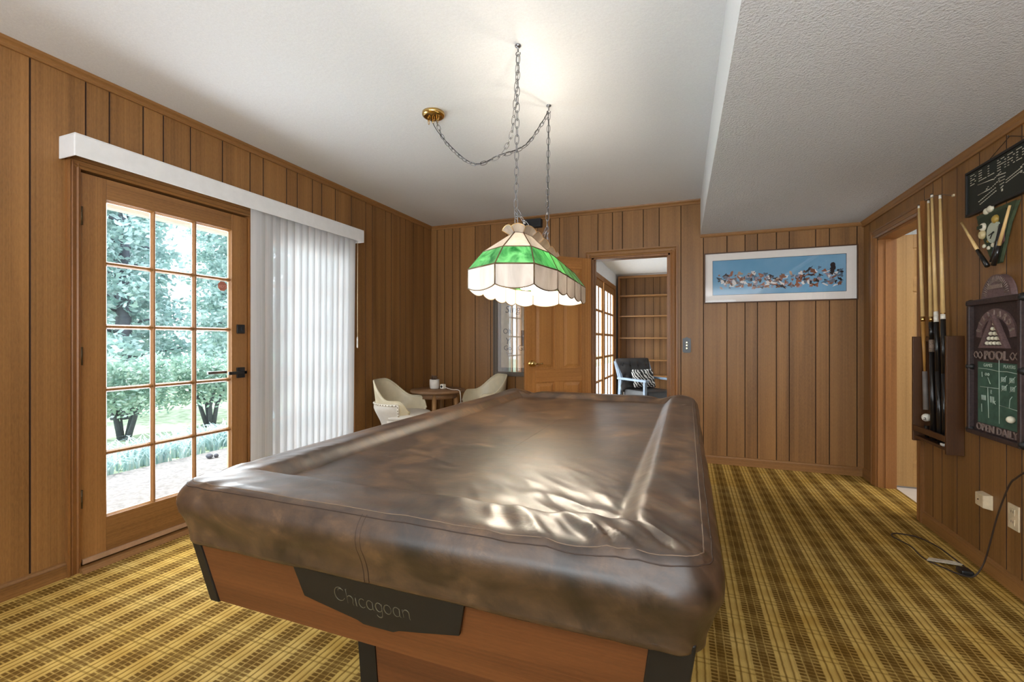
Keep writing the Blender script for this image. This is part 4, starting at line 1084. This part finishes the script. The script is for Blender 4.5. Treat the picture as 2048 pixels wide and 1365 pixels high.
# ------------------------------------------------------------------ things on the back wall
def bw(x, n, z): return (x, B-n, z)
def bbox(mb, x0, x1, z0, z1, n0, n1): return mb.box(x0, x1, B-n1, B-n0, z0, z1)
pc = thing('framed_picture', 'wide framed print of a crowd of small figures on blue, in a white mat', 'picture', (.75, B, 1.745))
px0, px1, pz0, pz1 = .148, 1.354, 1.508, 1.980
mb = MB(); fw = .009
bbox(mb, px0, px1, pz0, pz0+fw, .002, .028); bbox(mb, px0, px1, pz1-fw, pz1, .002, .028); bbox(mb, px0, px0+fw, pz0+fw, pz1-fw, .002, .028); bbox(mb, px1-fw, px1, pz0+fw, pz1-fw, .002, .028)
mb.build('frame', M['rackY'], pc, bevel=.001)
M['mat'] = plain('white_mat_board', srgb(232, 226, 222), .8, vary=.01)
ax0, ax1, az0, az1 = .220, 1.274, 1.582, 1.908
mb = MB(); bbox(mb, px0+fw, px1-fw, pz0+fw, az0, .004, .014); bbox(mb, px0+fw, px1-fw, az1, pz1-fw, .004, .014); bbox(mb, px0+fw, ax0, az0, az1, .004, .014); bbox(mb, ax1, px1-fw, az0, az1, .004, .014)
mb.build('mat', M['mat'], pc)
nt = NT('blue_print'); o = nt.obj(); nt.base(nt.ramp(nt.noise(o, 3, 3), [(.3, srgb(96, 152, 188)), (.7, srgb(128, 172, 204))]), .7, .2)
art = bbox(MB(), ax0, ax1, az0, az1, .004, .010).build('art_print', nt.m, pc)
mb = MB(); 
bbox(mb, ax0, ax1, az0, az0+.003, .010, .0112); bbox(mb, ax0, ax1, az1-.003, az1, .010, .0112); bbox(mb, ax0, ax0+.003, az0, az1, .010, .0112); bbox(mb, ax1-.003, ax1, az0, az1, .010, .0112); mb.build('ink_border', M['black'], art, org=(.75, B, 1.745))
cols = [plain('print_'+k, srgb(*c), .7, .2, vary=.05) for k, c in dict(brown=(128, 84, 62), rust=(150, 94, 70), white=(222, 218, 216), grey=(112, 118, 130), ink=(44, 40, 44), mauve=(158, 140, 150), tan=(176, 150, 128), slate=(86, 110, 132)).items()]
rnd = random.Random(11); mb = MB()
for i in range(240):
    cx_ = rnd.uniform(.275, 1.235); env = .5+.5*math.sin((cx_-.25)*9)+rnd.uniform(-.3, .3)
    cz_ = 1.640+.165*rnd.random()*(.6+.4*max(0, min(1, env))); mb.cm = rnd.choice([0, 0, 1, 2, 2, 3, 4, 4, 5, 6, 7])
    a, b = rnd.uniform(.006, .024), rnd.uniform(.005, .017)
    if rnd.random() < .12: a *= 1.7; b *= 1.5
    th, ph = rnd.uniform(-.9, .9), rnd.uniform(0, 6); k1 = rnd.choice([2, 3, 3, 5])
    poly = []
    for q in range(14):
        t = 2*math.pi*q/14; rr_ = 1+.38*math.sin(k1*t+ph); u_, v_ = a*rr_*math.cos(t), b*rr_*math.sin(t)
        poly.append((cx_+u_*math.cos(th)-v_*math.sin(th), cz_+u_*math.sin(th)+v_*math.cos(th)))
    mb.prism(poly, lambda x, z, n: bw(x, n, z), .0098, .0102+.000006*i)
mb.build('painted_figures', cols, art, org=(.75, B, 1.745))
bbox(MB(), px0+fw, px1-fw, pz0+fw, pz1-fw, .0165, .0175).build('glazing', M['picture_glass'], pc)

po = thing('framed_poster', 'tall grey framed poster with dark lettering, half hidden behind the open oak door', 'poster', (-1.66, B, 1.3))
qx0, qx1, qz0, qz1 = -2.022, -1.30, .765, 1.80
M['greyframe'] = wood('weathered_grey_frame', srgb(70, 60, 50), srgb(110, 98, 84), 'Z', .55)
mb = MB(); fw = .048
for (a, b, c, d) in ((qx0, qx1, qz0, qz0+fw), (qx0, qx1, qz1-fw, qz1), (qx0, qx0+fw, qz0+fw, qz1-fw), (qx1-fw, qx1, qz0+fw, qz1-fw)): bbox(mb, a, b, c, d, .002, .030)
for (a, b, c, d) in ((qx0, qx1, qz0, qz0+.014), (qx0, qx1, qz1-.014, qz1), (qx0, qx0+.014, qz0+.014, qz1-.014), (qx1-.014, qx1, qz0+.014, qz1-.014)): bbox(mb, a, b, c, d, .030, .038)
mb.build('frame', M['greyframe'], po, bevel=.002)
bbox(MB(), qx0+fw, qx1-fw, qz0+fw, qz1-fw, .003, .010).build('backing', plain('poster_lower_band', srgb(92, 86, 80), .8), po)
ps = bbox(MB(), -1.934, -1.352, .86, qz1-fw-.005, .010, .012).build('poster_sheet', plain('cream_poster_paper', srgb(186, 168, 140), .8, vary=.04), po)
M['ink'] = plain('poster_ink', srgb(52, 46, 42), .8)
def plet(s, size, x, z, sh=0, m='ink', sx=1.0):
    vs, fs = text_polys(s, size, sh, .0003, sx); MB().add([(x+a, B-.0124-c, z+b) for a, b, c in vs], fs).build('lettering', M[m], ps, org=(-1.66, B, 1.3))
plet('Sing', .11, -1.80, 1.50, .2); plet('Lie', .10, -1.615, 1.40, .3); plet('Oh', .08, -1.86, 1.26); plet('Y', .10, -1.86, 1.15, .2, 'ink')
bbox(MB(), -1.70, -1.40, 1.10, 1.27, .012, .0126).build('ink_patch', M['ink'], ps, org=(-1.66, B, 1.3))
M['inklite'] = plain('poster_reversed_type', srgb(176, 164, 148), .8)
plet('of', .06, -1.64, 1.235, 0, 'inklite'); plet('TC', .07, -1.635, 1.185, 0, 'inklite'); plet('F', .07, -1.64, 1.13, .3, 'inklite')
plet('Go', .075, -1.855, 1.075); plet('GET', .085, -1.66, 1.075)
plet('Y', .15, -1.84, .98, 0, 'inklite'); plet('A', .10, -1.64, .98, 0, 'inklite'); plet('No', .04, -1.645, .90)
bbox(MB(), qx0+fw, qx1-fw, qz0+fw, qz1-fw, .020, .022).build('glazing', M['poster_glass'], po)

sw_ = thing('light_switch', 'black double light switch plate on the panelling beside the doorway', 'switch', (-.007, B, 1.113))
mb = MB(); mb.prism([(-.042, 1.05), (-.03, 1.043), (.016, 1.043), (.028, 1.05), (.028, 1.176), (.012, 1.180), (-.007, 1.190), (-.026, 1.180), (-.042, 1.176)], lambda x, z, n: bw(x, n, z), .0, .008); mb.build('cover_plate', M['blackmetal'], sw_, bevel=.002)
for z in (1.085, 1.113, 1.141): MB().box(-.012, -.002, B-.018, B-.008, z-.007, z+.005).build('toggle', M['brass'], sw_)
spk = bbox(MB(), -1.66, -1.455, 2.375, 2.462, .0, .075).build('ceiling_speaker', plain('dark_blue_grey_speaker', srgb(44, 46, 52), .7), org=(-1.56, B, 2.42), bevel=.004)
tag(spk, 'small dark grey box speaker high on the back wall behind the lamp chains', 'speaker')
mb = MB()
for i in range(6): mb.box(-1.65, -1.465, B-.0765, B-.075, 2.385+i*.0125, 2.391+i*.0125)
mb.build('grille', M['black'], spk)

# ------------------------------------------------------------------ round table and tub chairs in the corner
M['tabletop'] = wood('worn_table_wood', srgb(92, 66, 44), srgb(150, 114, 82), 'X', .5)
M['tablelegs'] = wood('turned_leg_wood', srgb(112, 78, 46), srgb(176, 134, 88), 'Z', .45)
tb = thing('round_table', 'small round wooden table between two ivory tub chairs', 'table', (-2.335, 3.985, 0))
MB().lathe([(.001, .642), (.255, .642), (.268, .650), (.270, .662), (.264, .672), (.001, .674)], 40, (-2.335, 3.985, 0), cap=False).build('table_top', M['tabletop'], tb)
MB().lathe([(.15, .590), (.19, .590), (.19, .642), (.15, .642), (.15, .590)], 30, (-2.335, 3.985, 0), cap=False).build('apron', M['tabletop'], tb)
for k in range(4):
    a = R(20+90*k); c, s = math.cos(a), math.sin(a)
    MB().tube([(-2.335+c*.25, 3.985+s*.25, 0), (-2.335+c*.21, 3.985+s*.21, .3), (-2.335+c*.17, 3.985+s*.17, .642)], .02, 12, rs=[.013, .019, .023]).build('leg', M['tablelegs'], tb)
def tub_chair(loc, rz, label):
    g = thing('tub_chair', label, 'chair', loc, rz, 'ivory tub chairs at the round table')
    def rim(th):
        a = abs(th); return .790 - .170*sm(22, 84, a) - .10*sm(105, 128, a)
    def pt_(th, v, off=0):
        zr = rim(th); z = .36+(zr-.36)*v; c, s = -math.cos(R(th)), math.sin(R(th))
        r = .165 + .075*sm(0, .75, (z-.36)/.3) + .02*max(0, (z-.6)/.2)*math.cos(R(th/1.2)) + off
        return (c*r*1.04-.02*max(0, (z-.55))*max(0, math.cos(R(th))), s*r, z)
    MB().grid(48, 14, lambda u, v: pt_(-128+256*u, v)).build('shell', M['ivory'], g, 'local', solid=.014)
    MB().tube([pt_(-128+256*i/60, 1) for i in range(61)], .0085, 8).build('rim_bead', M['ivory'], g, 'local')
    MB().lathe([(.001, .43), (.17, .435), (.225, .45), (.235, .475), (.21, .50), (.10, .512), (.001, .515)], 32, (.03, 0, 0), cap=False).build('seat_cushion', M['ivory2'], g, 'local')
    MB().lathe([(.001, .33), (.17, .33), (.19, .36), (.22, .44), (.001, .44)], 32, (.02, 0, 0), cap=False).build('seat_base', M['ivory2'], g, 'local')
    # padded outer back with a nailed border
    def pad(u, v):
        th = -104+208*u; zt_ = .590-.01*(2*u-1)**6; zz = .37+(zt_-.37)*v
        vv = (zz-.36)/(rim(th)-.36); edge = min(1, 6*min(u, 1-u, .34*(1-v)*3+.001))
        return pt_(th, vv, .012+.016*edge)
    MB().grid(30, 10, pad).build('back_pad', M['ivory2'], g, 'local')
    def padp(th, zz): return pt_(th, (zz-.36)/(rim(th)-.36), .018)
    path = [padp(-104, .38+.2*i/8) for i in range(8)] + [padp(-104+208*i/32, .588) for i in range(33)] + [padp(104, .58-.2*i/8) for i in range(8)]
    MB().tube(path, .011, 8).build('border_band', M['whitep'], g, 'local')
    for k in range(0, len(path)-1):
        p = (Vector(path[k])+Vector(path[k+1]))/2; d = Vector((p.x, p.y, 0)).normalized()*.011; MB().sphere(tuple(p+d), .0048, 6, 4).build('nail', M['hinge'], g, 'local')
    for k in range(4):
        a = R(45+90*k); c, s = math.cos(a), math.sin(a)
        MB().tube([(c*.24, s*.24, 0), (c*.14, s*.14, .34)], .016, 10, rs=[.010, .017]).build('leg', M['tablelegs'], g, 'local')
    return g
tub_chair((-2.455, 3.58, 0), R(8), 'ivory tub chair with a nailed white back pad, beside the vertical blind')
tub_chair((-2.03, 4.36, 0), R(-132), 'ivory tub chair turned to the round table, in front of the grey framed poster')
pp = thing('potted_plant', 'small cream plant pot with a tiny dark plant on the round table', 'plant', (-2.375, 3.99, .674))
MB().lathe([(.001, .675), (.040, .675), (.046, .684), (.049, .720), (.049, .768), (.044, .768), (.043, .750), (.001, .750)], 26, (-2.375, 3.99, 0), cap=False).build('pot', M['ivory2'], pp)
mb = MB(); rnd = random.Random(2)
for k in range(22):
    a = rnd.uniform(0, 6.28); r0 = rnd.uniform(.0, .012); r1 = rnd.uniform(.02, .06); h = rnd.uniform(.775, .815)
    p0 = Vector((-2.375+r0*math.cos(a), 3.99+r0*math.sin(a), .752)); p1 = Vector((-2.375+r1*math.cos(a), 3.99+r1*math.sin(a), h)); sd = Vector((-math.sin(a), math.cos(a), 0))*.009; md_ = (p0+p1)/2+Vector((0,0,.01))
    mb.add([p0, md_+sd, p1, md_-sd], [(0,1,2,3)])
mb.build('leaves', M['leaf_pot'], pp)
cu_ = thing('plug_cube', 'small white cube with a round black socket on the table beside the pot', 'adapter', (-2.295, 4.02, .674))
mb = MB(); mb.box(-.021, .021, -.021, .021, .0005, .046); mb.build('body', M['whitep'], cu_, 'local', bevel=.004)
MB().lathe([(.001, -.0225), (.013, -.0225), (.013, -.020)], 16, (.0, 0, .023), 'Y', cap=False).build('socket', M['black'], cu_, 'local')
MB().tube(smooth([(.02, .0, .02), (.06, -.01, .012), (.12, -.02, .004), (.17, -.04, .004), (.238, -.045, .004), (.262, -.045, -.03), (.268, -.04, -.2)], 6), .0028, 6).build('cable', M['whitep'], cu_, 'local')
cu_.rotation_euler = (0, 0, R(-12))

# ------------------------------------------------------------------ far room seen through the doorway
H2_ = 2.345
struct(MB().box(-1.32, 2.0, B+.12, 8.62, H2_, H2_+.05).build('ceiling_far_room', M['white']))
mb = MB()
mb.box(-1.222, -1.20, B+.12, 5.90, 0, H2_); mb.box(-1.222, -1.20, 8.11, 8.62, 0, H2_); mb.box(-1.222, -1.20, 5.90, 8.11, 2.06, H2_)
struct(mb.build('wall_far_left', M['white']))
plank_wall('wall_far_back', lambda a, n, z: (a, 8.55-n, z), -1.2, 2.0, 0, H2_, [-1.05, -.90, -.72, -.57, -.46, -.30, -.15, .05, .2], [], th=.1, seed=12)
struct(MB().box(2.0, 2.1, B+.12, 8.62, 0, H2_).build('wall_far_right', M['white']))
struct(MB().prism(crown, lambda n, z, a: (a, 8.55-n, H2_-.042+z), -1.2, 2.0).build('trim_10', M['trimX']))
fl2 = lambda a, n, z: (-1.20+n, a, z)
french_door('door_5', fl2, 5.95, 7.00, .03, 2.05, 0, False, slim=1)
french_door('door_6', fl2, 7.04, 8.09, .03, 2.05, 0, False, slim=1)
mb = MB(); mb.box(-1.205, -1.18, 5.88, 8.16, 2.05, 2.12); mb.box(-1.205, -1.18, 8.09, 8.16, 0, 2.05); mb.box(-1.205, -1.18, 5.88, 5.95, 0, 2.05)
struct(mb.build('trim_11', M['trimZ']))
bk = thing('bookcase', 'built-in wooden bookcase with empty shelves on the far wall of the next room', 'bookcase', (-.4, 8.4, 0))
for z in (.27, .54, .815, 1.205, 1.592, 1.955): MB().box(-1.13, .55, 8.27, 8.54, z-.012, z+.012).build('shelf', M['trimX'], bk)
for x in (-1.155, .55): MB().box(x, x+.025, 8.27, 8.54, 0, 2.30).build('side_panel', M['trimZ'], bk)
MB().box(-1.155, .575, 8.265, 8.285, 2.27, 2.302).build('top_rail', M['trimX'], bk)
M['bluegrey'] = plain('blue_grey_painted_frame', srgb(128, 146, 166), .45)
M['blackleather'] = plain('black_tufted_leather', srgb(40, 38, 38), .4, .5, vary=.1)
ac = thing('armchair', 'black tufted armchair with a blue grey wooden frame in the far room', 'armchair', (-.545, 7.0, 0), R(-46))
def lb(x0, x1, y0, y1, z0, z1, name, m, bev=.004): return MB().box(x0, x1, y0, y1, z0, z1).build(name, m, ac, 'local', bevel=bev)
for y in (-.31, .27):
    mb = MB(); mb.hexa([(-.33, y, .0), (-.29, y, .0), (-.29, y+.04, .0), (-.33, y+.04, .0)], [(-.30, y, .56), (-.23, y, .56), (-.23, y+.04, .56), (-.30, y+.04, .56)]); mb.build('rear_leg', M['bluegrey'], ac, 'local')
    mb = MB(); mb.hexa([(-.30, y, .56), (-.22, y, .56), (-.22, y+.04, .56), (-.30, y+.04, .56)], [(-.42, y, .84), (-.36, y, .85), (-.36, y+.04, .85), (-.42, y+.04, .84)]); mb.build('back_post', M['bluegrey'], ac, 'local')
    lb(.27, .31, y, y+.04, 0, .585, 'front_leg', M['bluegrey'])
    lb(-.32, .34, y-.01, y+.05, .575, .605, 'armrest', M['bluegrey'])
    lb(-.28, .29, y+.005, y+.035, .27, .31, 'side_rail', M['bluegrey'])
lb(.265, .295, -.27, .27, .27, .32, 'front_rail', M['bluegrey'])
MB().box(-.25, .30, -.265, .265, .32, .44).build('seat_cushion', M['blackleather'], ac, 'local', bevel=.025)
def bkf(u, v):
    y = -.30+.60*u; z = .40+.47*v; x = -.235-.155*v
    tuft = 0
    for i in range(4):
        for j in range(2): tuft += math.exp(-(((u-(.14+.24*i))/.05)**2+((v-(.45+.35*j))/.08)**2))
    puff = .05*min(1, 9*min(u, 1-u, v, 1-v)) - .035*tuft
    return (x+puff, y, z)
MB().grid(48, 28, bkf).build('back_cushion', M['blackleather'], ac, 'local', solid=.05)
mb = MB()
for i in range(4):
    for j in range(2):
        p = bkf(.14+.24*i, .45+.35*j); mb.sphere((p[0]+.028, p[1], p[2]), .010, 8, 6)
mb.build('tufting', M['black'], ac, 'local')
zn = NT('zebra_fabric'); o = zn.obj(); wv = zn.node('ShaderNodeTexWave', {'Vector': o, 'Scale': 11, 'Distortion': 5, 'Detail': 1, 'Detail Scale': 1.4}, bands_direction='DIAGONAL')
zn.base(zn.ramp(wv.outputs['Fac'], [(.55, (.015, .014, .014)), (.66, (.75, .73, .70))]), .8)
def pil(u, v, s):
    y = -.20+.40*u; z = -.14+.28*v; e = (1-(2*u-1)**4)*(1-(2*v-1)**4); return (s*.06*max(0, e)**.6, y*(1-.06*(1-abs(2*v-1))), z*(1-.06*(1-abs(2*u-1))))
mb = MB(); mb.grid(20, 16, lambda u, v: pil(u, v, 1)); mb.grid(20, 16, lambda u, v: pil(u, v, -1))
mb.xform(lambda p: (p[0]*math.cos(.3)-p[2]*math.sin(.3), p[1], p[0]*math.sin(.3)+p[2]*math.cos(.3)))
c_, s_ = math.cos(R(-46)), math.sin(R(-46)); lx_, ly_ = -.13, .02
pl = mb.build('throw_pillow', zn.m, org='local'); pl.location = (-.545+lx_*c_-ly_*s_, 7.0+lx_*s_+ly_*c_, .592); pl.rotation_euler = (0, 0, R(-46))
tag(pl, 'black and white zebra striped pillow on the armchair in the far room', 'pillow')

# ------------------------------------------------------------------ hall beside the cue-rack wall
M['tile'] = plain('pale_floor_tile', srgb(222, 214, 206), .4, vary=.04, scale=6)
struct(MB().box(RR+.125, 4.0, 2.2, 6.2, -.04, -.002).build('floor_hall', M['tile']))
M['hallwall'] = plain('pale_hall_paint', srgb(226, 220, 210), .8, vary=.02)
struct(MB().box(RR+.12, 4.0, 2.2, 6.2, 2.40, 2.45).build('ceiling_hall', M['white']))
struct(MB().box(3.9, 4.0, 2.2, 6.2, 0, 2.40).build('wall_hall_side', M['hallwall']))
mb = MB(); mb.box(RR+.12, 3.9, 6.1, 6.2, 0, 2.4); mb.box(2.0, 3.9, 5.0, 5.1, 0, 2.4); struct(mb.build('wall_hall_end', M['hallwall']))
struct(MB().box(RR+.12, 3.9, 2.2, 2.3, 0, 2.40).build('wall_hall_near', M['hallwall']))

# ------------------------------------------------------------------ garden outside
struct(MB().box(-4.82, L-.12, -2.0, 9.0, -.14, -.045).build('patio_path', M['concrete']))
struct(MB().box(-40, -4.82, -20, 40, -.30, -.10).build('ground_lawn', M['lawn']))
mb = MB(); mb.box(-4.02, L-.12, -1.5, 8.0, 2.25, 2.31); mb.box(-4.02, -3.94, -1.5, 8.0, 2.13, 2.27); mb.box(-4.10, -4.02, -1.5, 8.0, 2.17, 2.29)
struct(mb.build('roof_eave', M['white']))
def blades(mb, rnd, x, y, n, h):
    for k in range(n):
        a = rnd.uniform(0, 6.28); l = h*rnd.uniform(.7, 1.2); bend = rnd.uniform(.5, 1.2)*h*.8; d = Vector((math.cos(a), math.sin(a), 0)); sd = Vector((-d.y, d.x, 0))
        P0 = Vector((x+rnd.uniform(-.05, .05), y+rnd.uniform(-.05, .05), -.10)); pts = []
        for q in range(5):
            t = q/4; pts.append(P0 + d*(bend*t*t) + Vector((0, 0, l*(t*1.25-.62*t*t*t))))
        w0 = .007; vs = []
        for q, p in enumerate(pts): wq = w0*(1-.85*(q/4)**2); vs += [p-sd*wq, p+sd*wq]
        mb.add(vs, [(2*q, 2*q+1, 2*q+3, 2*q+2) for q in range(4)])
rnd = random.Random(8); mb = MB()
y = -.5
while y < 8.5:
    for x in (-4.95, -5.15, -5.38): blades(mb, rnd, x+rnd.uniform(-.05, .05), y+rnd.uniform(-.05, .05), 26, .34)
    y += .17
tag(mb.build('border_grass', M['leaf_blade'], org=(-5.1, 3, -.1)), 'border of arching grass-like leaves along the patio edge', 'border plants', kind='stuff')
def leaf(mb, rnd, p, s, up=.0):
    d = Vector((rnd.gauss(0, 1), rnd.gauss(0, 1), rnd.gauss(0, .6)+up)).normalized(); q = d.cross(Vector((rnd.gauss(0, 1), rnd.gauss(0, 1), rnd.gauss(0, 1)))).normalized()
    p = Vector(p); mb.add([p, p+d*s*.5+q*s*.24, p+d*s, p+d*s*.5-q*s*.24], [(0,1,2,3)], False)
def shrub(x, y, rnd, label):
    g = thing('hedge_shrub', label, 'shrub', (x, y, -.1), 0, 'clipped shrubs beyond the patio')
    mb = MB()
    for k in range(4):
        a = rnd.uniform(0, 6.28); mb.tube([(x+.05*math.cos(a), y+.05*math.sin(a), -.1), (x+.14*math.cos(a), y+.14*math.sin(a), .22), (x+.28*math.cos(a+.4), y+.28*math.sin(a+.4), .62)], .03, 6, rs=[.035, .028, .012])
    mb.build('stems', M['bark'], g)
    mb = MB()
    for k in range(6000):
        u = rnd.random(); z = .22+.66*u**.8
        rr_ = .43*rnd.random()**.35; a = rnd.uniform(0, 6.28)
        if z < .42 and rnd.random() < .5: continue
        bump_ = .07*math.sin(5*a+x*3)+.05*math.sin(9*a+y)
        leaf(mb, rnd, (x+rr_*math.cos(a)*1.0, y+rr_*math.sin(a)*1.15, z+bump_*(u)), rnd.uniform(.05, .085), .25)
    mb.build('foliage', M['leaf_hedge'], g)
rnd = random.Random(21)
spots = [(-6.55, 2.5), (-6.62, 3.58), (-6.55, 4.66), (-6.62, 5.74), (-6.55, 6.82)]
labs = ['clipped shrub seen through the garden door panes nearest the hinges', 'clipped shrub seen through the middle panes of the garden door', 'clipped shrub seen through the panes beside the door lever', 'clipped shrub behind the door post and the near edge of the blind', 'clipped shrub behind the sheer vertical blind']
for (x, y), lb_ in zip(spots, labs): shrub(x, y, rnd, lb_)
def tree(x, y, h, spread, rnd, label, n=9500):
    g = thing('garden_tree', label, 'tree', (x, y, -.1), 0, 'trees behind the clipped shrubs')
    mb = MB(); mb.tube([(x, y, -.1), (x+.05, y+.03, h*.4), (x-.03, y+.06, h*.75), (x, y, h)], .1, 8, rs=[.13, .10, .06, .02]); br = []
    for k in range(34):
        z = .5+(h-.6)*k/34; a = k*2.4+rnd.uniform(-.4, .4); l = spread*(1-.4*z/h)*rnd.uniform(.75, .95)
        p0 = Vector((x, y, z)); p1 = p0+Vector((l*.5*math.cos(a), l*.5*math.sin(a), .12)); p2 = p0+Vector((l*math.cos(a), l*math.sin(a), rnd.uniform(-.15, .25)))
        mb.tube([p0, p1, p2], .02, 5, rs=[.028, .018, .006]); br.append((p0, p1, p2))
    mb.build('trunk', M['bark'], g)
    mb = MB()
    for k in range(n):
        p0, p1, p2 = rnd.choice(br); t = .25+.78*rnd.random()**.8
        p = p0*(1-t)**2+p1*2*t*(1-t)+p2*t*t + Vector((rnd.uniform(-.2, .2), rnd.uniform(-.2, .2), rnd.gauss(0, .10)-.02))
        leaf(mb, rnd, p, rnd.uniform(.08, .15), .1)
    mb.build('foliage', M['leaf_tree'], g)
rnd = random.Random(33)
tl = [(-8.5, 4.55, 4.4, 1.15), (-8.5, 6.9, 4.8, 1.15), (-8.5, 9.25, 4.4, 1.15), (-10.9, 5.9, 5.6, 1.15), (-10.9, 8.25, 5.4, 1.15), (-10.9, 10.6, 4.6, 1.15), (-13.3, 7.3, 6.0, 1.15), (-13.3, 9.7, 5.8, 1.15)]
tlab = ['evergreen tree behind the shrub in the hinge-side panes of the garden door', 'evergreen tree filling the middle panes of the garden door', 'evergreen tree in the lever-side panes of the garden door', 'taller tree standing behind the evergreen in the middle panes', 'taller tree standing behind the evergreen in the lever-side panes', 'evergreen tree outside, behind the vertical blind', 'taller tree outside, farther back behind the vertical blind', 'tall tree at the very back, seen between the nearer evergreens in the door panes', 'tall tree at the very back, behind the vertical blind']
for a, lb_ in zip(tl, tlab): tree(*a, rnd, lb_)
mb = MB(); mb.sphere((-4.55, 3.22, -.02), .03, 8, 6, (1.3, 1, .8)); mb.sphere((-4.52, 3.27, -.025), .022, 8, 6); lf = mb.build('fallen_cone', M['bark'], org=(-4.54, 3.24, -.04))
tag(lf, 'small dark cone lying on the pale patio outside the garden door', 'cone')
